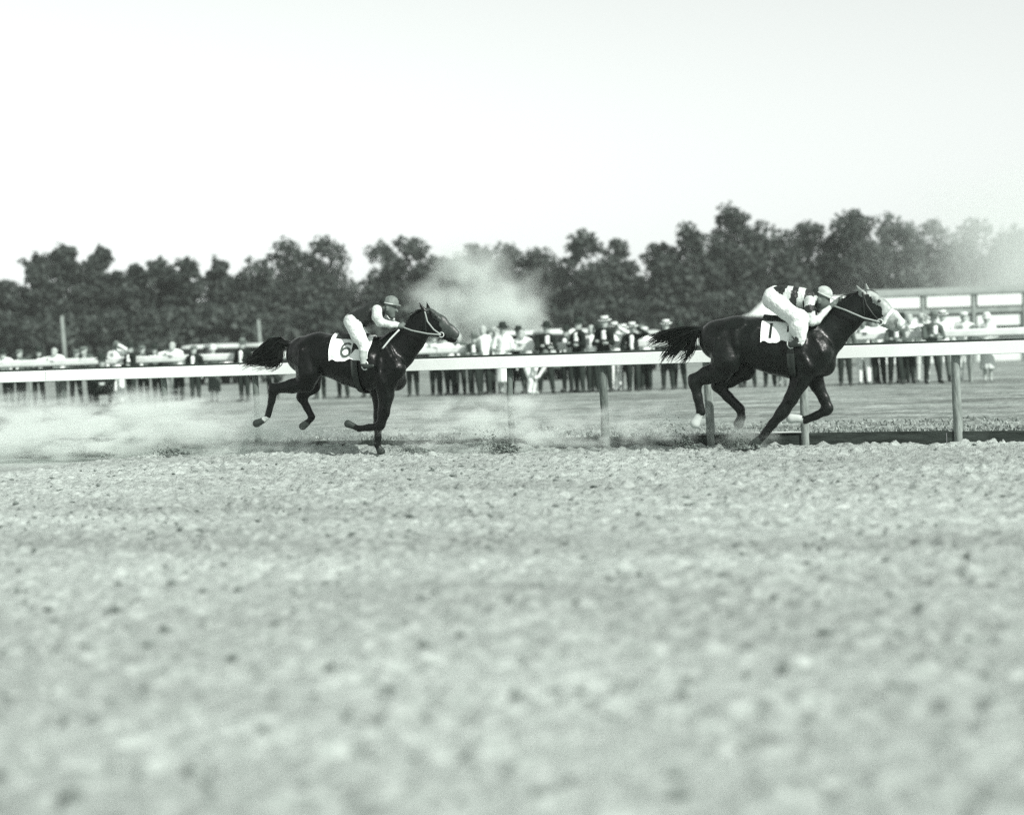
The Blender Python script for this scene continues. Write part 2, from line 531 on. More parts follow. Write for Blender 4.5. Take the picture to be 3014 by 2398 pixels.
# short grass of the infield
def build_grass():
    n = 14000
    s = rng.uniform(-14, 12, n); t = 0.13 + 3.5 * rng.random(n) ** 2.2
    hgt = rng.uniform(0.015, 0.05, n) * np.where(t < 0.4, 1.25, 1.0)
    a = rng.uniform(0, math.pi, n); wd = rng.uniform(0.008, 0.022, n) * (1 + t * 0.10)
    lean = rng.normal(0, 0.03, (n, 2))
    v = np.zeros((n, 3, 3))
    v[:, 0] = np.stack([s - np.cos(a) * wd, t - np.sin(a) * wd, np.full(n, INF - 0.01)], 1)
    v[:, 1] = np.stack([s + np.cos(a) * wd, t + np.sin(a) * wd, np.full(n, INF - 0.01)], 1)
    v[:, 2] = np.stack([s + lean[:, 0], t + lean[:, 1], INF + hgt], 1)
    F = np.arange(n * 3).reshape(n, 3)
    o = obj('grass', mesh_from('grass', v.reshape(-1, 3), F, M['grass']), None, FOOT, GROUND_ANG)
    tag(o, 'short uneven grass along the infield side of the rail', 'grass', None, 'stuff')
build_grass()

# ------------------------------------------------------------------ the running rail nearest the horses

def post_mesh(name, h, r, lean, m, seed):
    rr = random.Random(seed)
    mb = MB()
    pts, rad = [], []
    for i in range(7):
        f = i / 6
        pts.append((lean * f + rr.uniform(-.006, .006), rr.uniform(-.006, .006), -0.25 + f * (h + 0.25)))
        rad.append(r * (1.06 - 0.12 * f) * rr.uniform(0.96, 1.04))
    mb.tube(pts, rad, 10)
    return mb.mesh(name, m, True)

rail = empty('running_rail', FOOT + U * s_of(0), RAIL_ANG)
S_ORG = s_of(0)
tag(rail, 'long white board rail on weathered posts just behind the horses', 'rail')
RZ0, RZ1 = 1.028, 1.178
x = -9.0
k = 0
while x < 26:
    L = 4.87
    MB().box(0.004, L - 0.004, -0.025 + 0.003 * (k % 2), 0.025 + 0.003 * (k % 2), RZ0, RZ1, 0, 0.006).build('rail_board', M['white_paint'], rail, False, (x, 0, 0.002 * (k % 3)))
    MB().box(0.003, L - 0.003, 0.03, 0.13, RZ1 - 0.012, RZ1 + 0.028, 0, 0.004).build('rail_cap', M['dark_wood'], rail, False, (x, 0, 0))
    x += L
    k += 1
for q, px in enumerate((-330, -60, 478, 745, 1493, 1772, 2084, 2362, 2812, 3080, 3330)):
    sx = s_of(px) - S_ORG
    p = obj('post', post_mesh('post', RZ1 - 0.02, 0.042 + 0.012 * (px > 1600), [-0.01, -0.03, -0.05, -0.02][q % 4], M['post_wood'] if px > 1900 else M['dark_post'], q), rail, (sx, 0.085, 0.0))

# timber kerb holding back the infield under the rail, its shade painted in as dark colour
kerb = empty('kerb', FOOT + U * s_of(0), RAIL_ANG)
tag(kerb, 'low timber kerb with painted-in shade between dirt track and grass under the rail', 'kerb')
x = -9.0
k = 0
while x < 26:
    L = 2.43
    MB().box(0.004, L - 0.004, 0.06, 0.10, -0.12, 0.128 + 0.006 * ((k * 7) % 3), 0, 0.004).build('kerb_board', M['kerb_shade'], kerb, False, (x, 0.003 * (k % 3), 0))
    x += L
    k += 1

for a_, c_ in ((2092, 2225), (2232, 2350)):
    MB().box(s_of(a_) - S_ORG, s_of(c_) - S_ORG, 0.045, 0.115, 0.143, 0.160, 0, 0.004).build('kerb_cap', M['cap_wood'], kerb)

# ------------------------------------------------------------------ the second rail across the infield
R2A, R2B = spot(0, 49.0), spot(2680, 43.6)
U2 = (R2B - R2A).normalized()
V2 = Vector((-U2.y, U2.x, 0))
ANG2 = math.atan2(U2.y, U2.x)
def on_rail2(px, off=0.0):
    d = ray(px, horizon(px))
    t = (R2A.dot(V2) + off) / Vector((d.x, d.y, 0)).dot(V2)
    return Vector((d.x * t, d.y * t, INF))
far = empty('crowd_rail', Vector((R2A.x, R2A.y, INF)), ANG2)
tag(far, 'white rail across the infield that the crowd leans on', 'rail')
for k in range(-2, 9):
    L = 4.2
    MB().box(0.01, L - 0.01, -0.05, 0.05, 1.11, 1.30, 0, 0.03).build('rail_board', M['old_white'], far, False, (k * L, 0.003 * (k % 2), 0))
for k in range(-2, 9):
    obj('post', post_mesh('post', 1.2, 0.05, 0.0, M['post_wood'], 40 + k), far, (k * 4.2 + 0.9, 0.10, 0))

# ================================================================== HORSES AND JOCKEYS
class Trace:
    """turns outline points measured on the picture into metres in the animal's own frame (x forward, y to its left, z up)"""
    def __init__(s, off, px0, zo, zs):
        s.P0 = along_rail(px0, off)
        s.zo, s.zs = zo, zs
        s.t = s.P0.dot(V)
    def __call__(s, zx, zy, y=0.0, r=None):
        d = ray(s.zo[0] + zx * s.zs, s.zo[1] + zy * s.zs)
        t = (s.t + y) / Vector((d.x, d.y, 0)).dot(V)
        p = Vector((0, 0, EYE)) + d * t - s.P0
        q = (p.dot(U), y, p.z)
        if r is None:
            return Vector(q)
        return (*q, r * s.zs * t / FPX)
    def chain(s, pts):
        return [s(x, z, y, r) for (x, z, y, r) in pts]

def hair(tr, roots, n, spread, seed, rad=0.006):
    """strands following a guide: list of (zx, zy) way points, lateral offset, jitter growing to the tip"""
    rr = random.Random(seed)
    mb = MB()
    for _ in range(n):
        g = rr.choice(roots)
        j0 = [rr.gauss(0, 1) for _ in range(3)]
        f1 = rr.uniform(0.75, 1.06)
        pts, rd = [], []
        m = len(g) - 1
        for i in range(m + 1):
            zx, zy = g[i]
            f = i / m
            sp = spread * (0.15 + f)
            zx = g[0][0] + (zx - g[0][0]) * f1; zy = g[0][1] + (zy - g[0][1]) * f1
            p = tr(zx, zy, 0.0) + Vector((j0[0] * sp, j0[1] * sp * 0.8 + 0.02 * math.sin(i + j0[2]), j0[2] * sp))
            pts.append(p); rd.append(rad * (1.1 - 0.85 * f) * rr.uniform(0.8, 1.2))
        mb.tube(pts, rd, 4)
    return mb

def drape(bvh, x0, x1, axis_z, a0, a1, nx, na, off, ripple=0.0, seed=1, thick=0.006, hem=0.0):
    """cloth laid over the back: rays are shot in from outside towards the barrel's axis"""
    rr = random.Random(seed)
    ph = [rr.uniform(0, 6) for _ in range(4)]
    def p(u, a):
        d = Vector((0, -math.sin(a), math.cos(a)))
        c = Vector((u, 0, axis_z))
        hit = bvh.ray_cast(c + d * 0.43, -d)
        q = hit[0] if hit[0] is not None else c + d * 0.3
        edge = max(0.0, abs(a) - 0.7)
        return q + d * (off + ripple * edge * (1 + math.sin(u * 23 + ph[0]) * 0.7 + math.sin(u * 47 + ph[1] + a * 3) * 0.4))
    vs, fs = [], []
    for lay in (0, 1):
        for i in range(nx + 1):
            for j in range(na + 1):
                u = x0 + (x1 - x0) * i / nx
                a = a0 + (a1 - a0) * j / na
                fe = abs(2 * j / na - 1) ** 6
                u2 = u
                a2 = a * (1 + hem * fe * (math.sin(i * 0.8 + ph[3]) + 0.5 * math.sin(i * 1.7 + ph[2])))
                q = p(u2, a2)
                d = Vector((0, -math.sin(a2), math.cos(a2)))
                vs.append(q + d * (thick if lay else 0))
    N = (nx + 1) * (na + 1)
    def id_(i, j, l): return l * N + i * (na + 1) + j
    for i in range(nx):
        for j in range(na):
            fs.append((id_(i, j, 1), id_(i + 1, j, 1), id_(i + 1, j + 1, 1), id_(i, j + 1, 1)))
            fs.append((id_(i, j, 0), id_(i, j + 1, 0), id_(i + 1, j + 1, 0), id_(i + 1, j, 0)))
    for i in range(nx):
        for j in (0, na):
            fs.append((id_(i, j, 0), id_(i + 1, j, 0), id_(i + 1, j, 1), id_(i, j, 1)))
    for j in range(na):
        for i in (0, nx):
            fs.append((id_(i, j, 0), id_(i, j + 1, 0), id_(i, j + 1, 1), id_(i, j, 1)))
    return vs, fs, p

GLYPH = {'6': [(0.32, 0.42), (0.12, 0.50), (-0.14, 0.46), (-0.30, 0.26), (-0.35, -0.05), (-0.32, -0.30), (-0.16, -0.48), (0.06, -0.50), (0.26, -0.40), (0.34, -0.20), (0.30, 0.0), (0.12, 0.12), (-0.10, 0.10), (-0.28, -0.04)],
         '1': [(-0.07, 0.40), (0.02, 0.50), (0.01, 0.2), (0.0, -0.1), (-0.02, -0.35), (-0.03, -0.52)]}
def digit_mesh(ch, size, place, m, wid=0.16):
    g = [Vector((x, y)) * size for x, y in GLYPH[ch]]
    pts = []
    for a, b_ in zip(g[:-1], g[1:]):
        for k in range(4):
            pts.append(a.lerp(b_, k / 4))
    pts.append(g[-1])
    vs, fs = [], []
    for i, p in enumerate(pts):
        d = (pts[min(i + 1, len(pts) - 1)] - pts[max(i - 1, 0)]).normalized()
        nrm = Vector((-d.y, d.x)) * (wid * size * 0.5)
        for q in (p - nrm, p, p + nrm):
            vs.append(place(q.x, q.y))
    for i in range(len(pts) - 1):
        for k in (0, 1):
            fs.append((i * 3 + k, i * 3 + k + 1, i * 3 + k + 4, i * 3 + k + 3))
    return mesh_from('number', vs, fs, m)

def strap(tr, bvh, pts, wid, m, name, parent, off=0.008, n=5, free=()):
    """leather lying on the skin: picture points are projected on to the animal"""
    P = []
    for i, q in enumerate(pts):
        zx, zy = q[:2]
        if i in free or len(q) > 2:
            P.append(tr(zx, zy, q[2] if len(q) > 2 else -0.05)); continue
        o = tr(zx, zy, -1.0); e = tr(zx, zy, 1.0)
        hit = bvh.ray_cast(o, (e - o).normalized())
        P.append(hit[0] + hit[1] * off if hit[0] is not None else tr(zx, zy, -0.06))
    Q = []
    for i in range(len(P) - 1):
        for k in range(n):
            Q.append(P[i].lerp(P[i + 1], k / n))
    Q.append(P[-1])
    return MB().tube(Q, wid, 6).build(name, m, parent, True)

def ear(f, tip, base, r, mid):
    f.limb(base, tip, r, r * 0.22, 0.6, 0.02, mid)

def make_horse(name, label, tr, d, coat, face):
    f = Field((-1.75, -0.55, -0.06), (1.75, 0.55, 2.05), 0.0125)
    for pts, sy, k in d['body']:
        f.chain(tr.chain(pts), sy, k, 0)
    for pts, sy, k in d['legs']:
        f.chain(tr.chain(pts), sy, k, 0)
    for pts, sy, k, mid in d['head']:
        f.chain(tr.chain(pts), sy, k, mid)
    for (x, z, y, r) in d['nostril']:
        p = tr(x, z, y, r)
        f.carve(p[:3], p[3], mid=4)
    for (pts, sy, mid) in d['feet']:
        f.chain(tr.chain(pts), sy, 0.012, mid)
    v0, f0, _ = f.skin()
    b0 = BVHTree.FromPolygons([tuple(q) for q in v0], [tuple(q) for q in f0])
    for pts, r in d['muscle']:
        P = []
        for zx, zy in pts:
            o, e = tr(zx, zy, -1.0), tr(zx, zy, 1.0)
            hit = b0.ray_cast(o, (e - o).normalized())
            if hit[0] is not None:
                rr = tr(zx, zy, 0, r)[3]
                q = hit[0] - hit[1] * rr * 0.45
                P.append((q.x, q.y, q.z, rr))
        f.chain(P, 1.0, 0.022, 0)
    root = empty(name, tr.P0, RAIL_ANG)
    tag(root, label, 'horse', 'race horses')
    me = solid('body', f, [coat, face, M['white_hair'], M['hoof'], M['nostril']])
    obj('body', me, root)
    bvh = BVHTree.FromPolygons([v.co for v in me.vertices], [tuple(p.vertices) for p in me.polygons])
    # eye
    for (x, z) in d['eye']:
        o = tr(x, z, -1.0); e = tr(x, z, 1.0)
        hit = bvh.ray_cast(o, (e - o).normalized())
        if hit[0] is not None:
            mb = MB()
            pr = [(0.018 * math.sin(math.pi * i / 8), -0.018 * math.cos(math.pi * i / 8)) for i in range(9)]
            mb.lathe(pr, 12, 0, 1.3, 1.0, None, hit[0] - hit[1] * 0.006)
            mb.build('eye', M['leather'], root, True)
    hair(tr, d['tail'], d.get('tail_n', 170), d.get('tail_spread', 0.05), 3, 0.0075).build('tail', M['mane'], root)
    dk = tr.chain(d['dock'])
    MB().tube([p[:3] for p in dk], [p[3] for p in dk], 10).build('tail_dock', d.get('dock_mat', coat), root, True)
    hair(tr, d['mane'], 110, 0.022, 5, 0.006).build('mane', M['mane'], root)
    return root, bvh

# ---- left horse --------------------------------------------------
TL = Trace(-0.95, 1010, (700, 800), 700 / 2106)
NE, FA = -0.14, 0.14
L = dict(
    body=[
        ([(590, 735, 0, 165), (720, 715, 0, 172), (860, 750, 0, 188), (1010, 795, 0, 212), (1150, 835, 0, 215), (1270, 855, 0, 195)], 0.92, 0.05),
        ([(1330, 900, 0, 140), (1400, 960, 0, 95)], 1.1, 0.06),
        ([(1120, 640, 0, 55), (1240, 640, 0, 60)], 0.8, 0.10),
        ([(1330, 760, 0, 200), (1420, 690, 0, 165), (1530, 590, 0, 128), (1630, 470, 0, 112)], 0.55, 0.05),
        # stifle, thigh and shoulder muscle of the near and far side
        ([(600, 720, -0.13, 115), (620, 900, -0.15, 105)], 0.85, 0.03), ([(600, 720, 0.13, 115), (640, 900, 0.15, 105)], 0.85, 0.03),
        ([(1300, 660, -0.10, 60), (1400, 860, -0.16, 78), (1330, 960, -0.17, 80)], 0.8, 0.07),
        ([(1300, 660, 0.10, 60), (1400, 860, 0.16, 78), (1330, 960, 0.17, 80)], 0.8, 0.03),
        ([(1160, 760, -0.2, 50), (1180, 920, -0.18, 60)], 0.8, 0.05),
    ],
    legs=[
        ([(625, 900, NE, 108), (600, 985, NE, 82), (480, 1012, NE, 62), (330, 1035, NE, 42), (312, 1050, NE, 44), (300, 1140, NE, 31), (268, 1268, NE, 30)], 0.85, 0.03),
        ([(325, 1025, NE, 30), (290, 1002, NE, 20)], 0.7, 0.03),
        ([(650, 920, FA, 105), (660, 1010, FA, 70), (580, 1080, FA, 50), (566, 1108, FA, 46), (612, 1200, FA, 31), (655, 1282, FA, 33)], 0.85, 0.03),
        ([(1300, 960, NE, 110), (1312, 1090, NE, 72), (1292, 1250, NE, 52), (1266, 1350, NE, 40), (1250, 1370, NE, 38), (1160, 1378, NE, 29), (1075, 1388, NE, 30)], 0.85, 0.03),
        ([(1240, 1000, FA, 100), (1262, 1130, FA, 68), (1250, 1270, FA, 48), (1240, 1360, FA, 41), (1241, 1460, FA, 29), (1236, 1530, FA, 32)], 0.85, 0.03),
    ],
    head=[
        ([(1690, 415, 0, 82), (1735, 470, 0, 92)], 0.62, 0.04, 0),
        ([(1690, 400, 0, 75), (1790, 455, 0, 66), (1880, 525, 0, 50), (1925, 552, 0, 40)], 0.62, 0.04, 1),
        ([(1740, 490, 0, 82), (1830, 545, 0, 50), (1890, 588, 0, 32), (1912, 606, 0, 24)], 0.55, 0.03, 0),
        ([(1650, 345, -0.055, 24), (1603, 270, -0.075, 6)], 0.7, 0.02, 0),
        ([(1690, 335, 0.055, 24), (1672, 268, 0.075, 6)], 0.7, 0.02, 0),
        ([(1745, 385, -0.075, 22), (1790, 420, -0.07, 14)], 0.7, 0.03, 1),
    ],
    nostril=[(1925, 542, -0.075, 22)],
    feet=[
        ([(262, 1285, NE, 27), (232, 1308, NE, 25)], 0.85, 2), ([(225, 1315, NE, 27), (165, 1342, NE, 36)], 0.9, 3),
        ([(650, 1300, FA, 28), (622, 1328, FA, 27)], 0.85, 0), ([(612, 1338, FA, 30), (575, 1366, FA, 36)], 0.9, 3),
        ([(1065, 1386, NE, 27), (1035, 1372, NE, 26)], 0.85, 0), ([(1025, 1366, NE, 28), (975, 1345, NE, 36)], 0.9, 3),
        ([(1238, 1540, FA, 28), (1250, 1562, FA, 28)], 0.85, 0), ([(1256, 1572, FA, 32), (1268, 1592, FA, 40)], 0.9, 3),
    ],
    eye=[(1755, 395)],
    muscle=[([(692, 640), (684, 760), (692, 880), (674, 975)], 22), ([(786, 585), (782, 630), (712, 655)], 15), ([(560, 690), (545, 830), (565, 950)], 24),
            ([(1285, 650), (1340, 740), (1400, 850), (1445, 960)], 18), ([(1345, 660), (1400, 770)], 10), ([(1255, 770), (1245, 900), (1285, 985)], 25),
            ([(945, 840), (925, 925)], 8), ([(990, 845), (970, 950)], 8), ([(1035, 850), (1015, 965)], 8), ([(830, 690), (770, 760)], 14),
            ([(1305, 1020), (1318, 1110), (1300, 1230)], 22), ([(520, 1000), (400, 1030)], 14)],
    tail=[[(440, 640), (385, 605), (330, 640), (270, 720), (170, 790), (95, 800)],
          [(440, 640), (385, 608), (345, 660), (320, 750), (270, 805), (200, 815)],
          [(440, 640), (380, 600), (290, 620), (210, 690), (140, 770), (80, 805)],
          [(440, 645), (390, 620), (365, 700), (350, 790), (310, 815), (270, 818)]],
    tail_n=560, tail_spread=0.035,
    dock=[(500, 665, 0, 30), (440, 630, 0, 26), (385, 615, 0, 22), (350, 640, 0, 14)],
    mane=[[(1640, 335), (1600, 352), (1570, 385)], [(1600, 350), (1560, 385), (1530, 420)], [(1560, 385), (1520, 425), (1490, 460)],
          [(1500, 450), (1450, 495), (1410, 530)], [(1440, 500), (1390, 540), (1350, 570)], [(1660, 330), (1700, 350), (1730, 375)]],
)
horse_l, bvh_l = make_horse('race_horse', 'black horse with number 6 cloth, trailing on the left of the picture', TL, L, M['coat_black'], M['coat_head'])

def tack(root, bvh, tr, cx0, cx1, zc, ang, ch, num_at, size, ink, girth_x, saddle_x):
    ax = tr(*zc).z
    vs, fs, p = drape(bvh, tr(cx0, zc[1]).x, tr(cx1, zc[1]).x, ax, -ang, ang, 16, 40, 0.014, 0.012, 3, 0.005, 0.03)
    cl = obj('saddle_cloth', mesh_from('saddle_cloth', vs, fs, M['linen'], None, True), root)
    c = tr(num_at[0], num_at[1], -0.27)
    a_c = math.atan2(0.27, c.z - ax)
    rad = 0.29
    def place(x, y):
        # x runs towards the head, y up the cloth
        a = a_c - y / rad
        q = p(c.x + x, a)
        return q + Vector((0, -math.sin(a), math.cos(a))) * 0.012
    obj('number', digit_mesh(ch, size, place, ink), cl)
    vs, fs, _ = drape(bvh, tr(saddle_x[0], zc[1]).x, tr(saddle_x[1], zc[1]).x, ax, -0.5, 0.5, 10, 16, 0.022, 0.0, 4, 0.022)
    sd = obj('saddle', mesh_from('saddle', vs, fs, M['leather'], None, True), root)
    vs, fs, _ = drape(bvh, tr(girth_x, zc[1]).x, tr(girth_x, zc[1]).x + 0.085, ax, 0.72, 2 * math.pi - 0.72, 2, 60, 0.02, 0.0, 5, 0.006)
    obj('girth', mesh_from('girth', vs, fs, M['leather'], None, True), sd)
    return sd
sad_l = tack(horse_l, bvh_l, TL, 885, 1225, (1050, 800), 1.48, '6', (958, 690), 0.165, M['ink_grey'], 1085, (930, 1180))

# bridle, reins and yoke of the left horse
br = strap(TL, bvh_l, [(1655, 350), (1680, 440), (1735, 510), (1800, 555)], 0.010, M['pale_leather'], 'bridle', horse_l)
strap(TL, bvh_l, [(1655, 350), (1662, 440), (1668, 545)], 0.007, M['leather'], 'throat_strap', br)
strap(TL, bvh_l, [(1660, 350), (1700, 345), (1735, 375)], 0.009, M['leather'], 'brow_band', br)
bit = TL(1803, 558, -0.085)
mb = MB()
mb.tube([bit + Vector((0.03 * math.cos(t), 0, 0.03 * math.sin(t))) for t in [i * math.pi / 8 for i in range(17)]], 0.006, 6)
mb.build('bit_ring', M['steel'], br, True)
strap(TL, bvh_l, [(1465, 492, -0.10), (1540, 520, -0.15), (1680, 548, -0.13), (1800, 558, -0.09)], 0.010, M['pale_leather'], 'reins', horse_l)
strap(TL, bvh_l, [(1430, 512, -0.13), (1350, 595, -0.17), (1283, 682)], 0.012, M['cotton'], 'yoke_strap', horse_l)

# ---- right horse -------------------------------------------------
TR = Trace(-0.95, 2260, (1880, 780), 840 / 2156)
NE, FA = -0.14, 0.14
RH = dict(
    body=[
        ([(610, 565, 0, 155), (750, 555, 0, 165), (900, 590, 0, 188), (1040, 620, 0, 202), (1180, 645, 0, 208), (1300, 660, 0, 190)], 0.95, 0.05),
        ([(1350, 720, 0, 130), (1405, 760, 0, 80)], 1.1, 0.06),
        ([(1150, 455, 0, 50), (1270, 465, 0, 60)], 0.8, 0.10),
        ([(1330, 590, 0, 180), (1420, 520, 0, 150), (1550, 405, 0, 120), (1670, 310, 0, 105)], 0.55, 0.05),
        ([(630, 560, -0.13, 110), (660, 720, -0.16, 108)], 0.85, 0.03), ([(630, 560, 0.13, 110), (680, 720, 0.16, 100)], 0.85, 0.03),
        ([(1290, 480, -0.10, 55), (1370, 650, -0.16, 74), (1310, 760, -0.17, 80)], 0.8, 0.07),
        ([(1290, 480, 0.10, 55), (1370, 650, 0.16, 74), (1310, 760, 0.17, 80)], 0.8, 0.03),
        ([(1170, 560, -0.2, 50), (1190, 730, -0.18, 60)], 0.8, 0.05),
    ],
    legs=[
        ([(655, 720, NE, 112), (620, 800, NE, 86), (520, 830, NE, 68), (430, 868, NE, 50), (425, 890, NE, 48), (446, 1000, NE, 34), (470, 1108, NE, 36)], 0.85, 0.03),
        ([(425, 865, NE, 30), (392, 848, NE, 20)], 0.7, 0.03),
        ([(760, 700, FA, 110), (800, 790, FA, 80), (690, 860, FA, 62), (600, 895, FA, 46), (595, 912, FA, 44), (675, 995, FA, 37), (765, 1085, FA, 38)], 0.85, 0.03),
        ([(1260, 760, NE, 118), (1215, 880, NE, 70), (1150, 1010, NE, 52), (1095, 1100, NE, 47), (1070, 1130, NE, 42), (1010, 1200, NE, 33), (960, 1265, NE, 34)], 0.85, 0.03),
        ([(1300, 780, FA, 100), (1348, 905, FA, 54), (1400, 1010, FA, 40), (1428, 1080, FA, 40), (1415, 1098, FA, 38), (1340, 1138, FA, 29), (1258, 1170, FA, 32)], 0.85, 0.03),
    ],
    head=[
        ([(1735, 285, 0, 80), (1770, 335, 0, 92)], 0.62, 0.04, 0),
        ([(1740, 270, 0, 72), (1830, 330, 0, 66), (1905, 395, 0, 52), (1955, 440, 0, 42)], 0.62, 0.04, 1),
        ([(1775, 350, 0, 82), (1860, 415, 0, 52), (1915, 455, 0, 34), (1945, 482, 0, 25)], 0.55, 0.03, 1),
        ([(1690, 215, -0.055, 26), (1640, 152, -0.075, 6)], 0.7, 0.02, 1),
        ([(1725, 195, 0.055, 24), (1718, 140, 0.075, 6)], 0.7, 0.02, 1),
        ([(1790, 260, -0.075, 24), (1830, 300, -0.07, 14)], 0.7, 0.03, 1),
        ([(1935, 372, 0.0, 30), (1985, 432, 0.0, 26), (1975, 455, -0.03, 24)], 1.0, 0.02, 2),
    ],
    nostril=[(1957, 443, -0.085, 19)],
    feet=[
        ([(465, 1120, NE, 31), (448, 1150, NE, 30)], 0.85, 2), ([(445, 1158, NE, 32), (425, 1196, NE, 40)], 0.9, 2),
        ([(770, 1100, FA, 33), (776, 1145, FA, 31)], 0.85, 0), ([(774, 1155, FA, 34), (755, 1200, FA, 40)], 0.9, 3),
        ([(950, 1280, NE, 30), (915, 1315, NE, 30)], 0.85, 0), ([(905, 1325, NE, 34), (878, 1352, NE, 40)], 0.9, 3),
        ([(1245, 1172, FA, 29), (1215, 1162, FA, 28)], 0.85, 2), ([(1205, 1160, FA, 31), (1150, 1160, FA, 38)], 0.9, 2),
    ],
    eye=[(1815, 272)],
    muscle=[([(722, 500), (738, 600), (752, 700), (738, 790)], 22), ([(790, 405), (796, 450), (730, 500)], 14), ([(590, 560), (572, 680), (600, 770)], 24),
            ([(1335, 560), (1385, 660), (1420, 740)], 13), ([(1240, 560), (1238, 680), (1290, 770)], 24),
            ([(890, 470), (840, 540)], 14), ([(960, 660), (940, 740)], 8), ([(1005, 665), (985, 760)], 8), ([(1050, 670), (1030, 775)], 8),
            ([(1225, 850), (1190, 940), (1150, 1020)], 20)],
    tail=[[(500, 490), (440, 492), (370, 500), (290, 530), (200, 570), (130, 590)],
          [(500, 490), (440, 490), (350, 520), (280, 590), (210, 650), (170, 710)],
          [(500, 490), (430, 495), (380, 550), (320, 610), (270, 660), (240, 700)],
          [(500, 492), (430, 500), (400, 570), (390, 640), (360, 690), (330, 715)],
          [(500, 488), (420, 480), (310, 490), (210, 520), (130, 555), (95, 580)]],
    tail_n=330, tail_spread=0.035,
    dock=[(520, 500, 0, 30), (460, 485, 0, 22), (400, 497, 0, 18), (360, 515, 0, 12)],
    mane=[[(1690, 205), (1650, 215), (1620, 235)], [(1650, 215), (1600, 240), (1570, 265)], [(1600, 240), (1555, 265), (1525, 295)],
          [(1560, 262), (1520, 290), (1480, 325)], [(1480, 325), (1430, 370), (1390, 410)], [(1720, 195), (1760, 205), (1790, 225)]],
)
horse_r, bvh_r = make_horse('race_horse', 'dark horse with number 1 cloth and white noseband, leading on the right', TR, RH, M['coat_bay'], M['coat_face'])
sad_r = tack(horse_r, bvh_r, TR, 955, 1240, (1080, 620), 1.38, '1', (998, 492), 0.17, M['ink'], 1150, (960, 1190))
br = strap(TR, bvh_r, [(1690, 205), (1720, 300), (1770, 370), (1822, 428)], 0.010, M['leather'], 'bridle', horse_r)
strap(TR, bvh_r, [(1920, 342), (1890, 372), (1862, 410), (1850, 442)], 0.024, M['linen'], 'noseband', br, 0.010)
strap(TR, bvh_r, [(1690, 210), (1700, 300), (1705, 395)], 0.007, M['leather'], 'throat_strap', br)
bit = TR(1822, 432, -0.085)
mb = MB()
mb.tube([bit + Vector((0.032 * math.cos(t), 0, 0.032 * math.sin(t))) for t in [i * math.pi / 8 for i in range(17)]], 0.006, 6)
mb.build('bit_ring', M['steel'], br, True)
strap(TR, bvh_r, [(1475, 310, -0.10), (1560, 340, -0.15), (1700, 400, -0.13), (1820, 430, -0.09)], 0.010, M['pale_leather'], 'reins', horse_r)

# ------------------------------------------------------------------ hands: palm, four bent fingers, thumb
def hand_field(c, fwd, up, side, sc=1.0):
    """a fist closed on a rein; returns verts, faces, mats"""
    c, fwd, up, side = Vector(c), Vector(fwd).normalized(), Vector(up).normalized(), Vector(side).normalized()
    lo = [c[i] - 0.10 for i in range(3)]; hi = [c[i] + 0.10 for i in range(3)]
    f = Field(lo, hi, 0.004)
    P = lambda a, b_, s_: tuple(c + fwd * a * sc + up * b_ * sc + side * s_ * sc)
    f.limb(P(-0.045, 0, 0), P(0.0, 0.0, 0), 0.026 * sc, 0.033 * sc, 1, 0.01)
    for i, (hh, ln) in enumerate(((0.030, 0.042), (0.010, 0.047), (-0.010, 0.044), (-0.028, 0.036))):
        kn = P(0.022, hh, 0.008); m1 = P(0.022 + ln * 0.8, hh * 1.02, 0.016); tip = P(0.012 + ln * 0.45, hh, 0.045)
        f.chain([(*P(-0.01, hh * 0.8, 0.0), 0.012 * sc), (*kn, 0.011 * sc), (*m1, 0.010 * sc), (*tip, 0.008 * sc)], 1, 0.004)
    f.chain([(*P(-0.03, 0.020, 0.01), 0.013 * sc), (*P(0.0, 0.040, 0.026), 0.011 * sc), (*P(0.028, 0.034, 0.040), 0.009 * sc)], 1, 0.004)
    return f.skin()

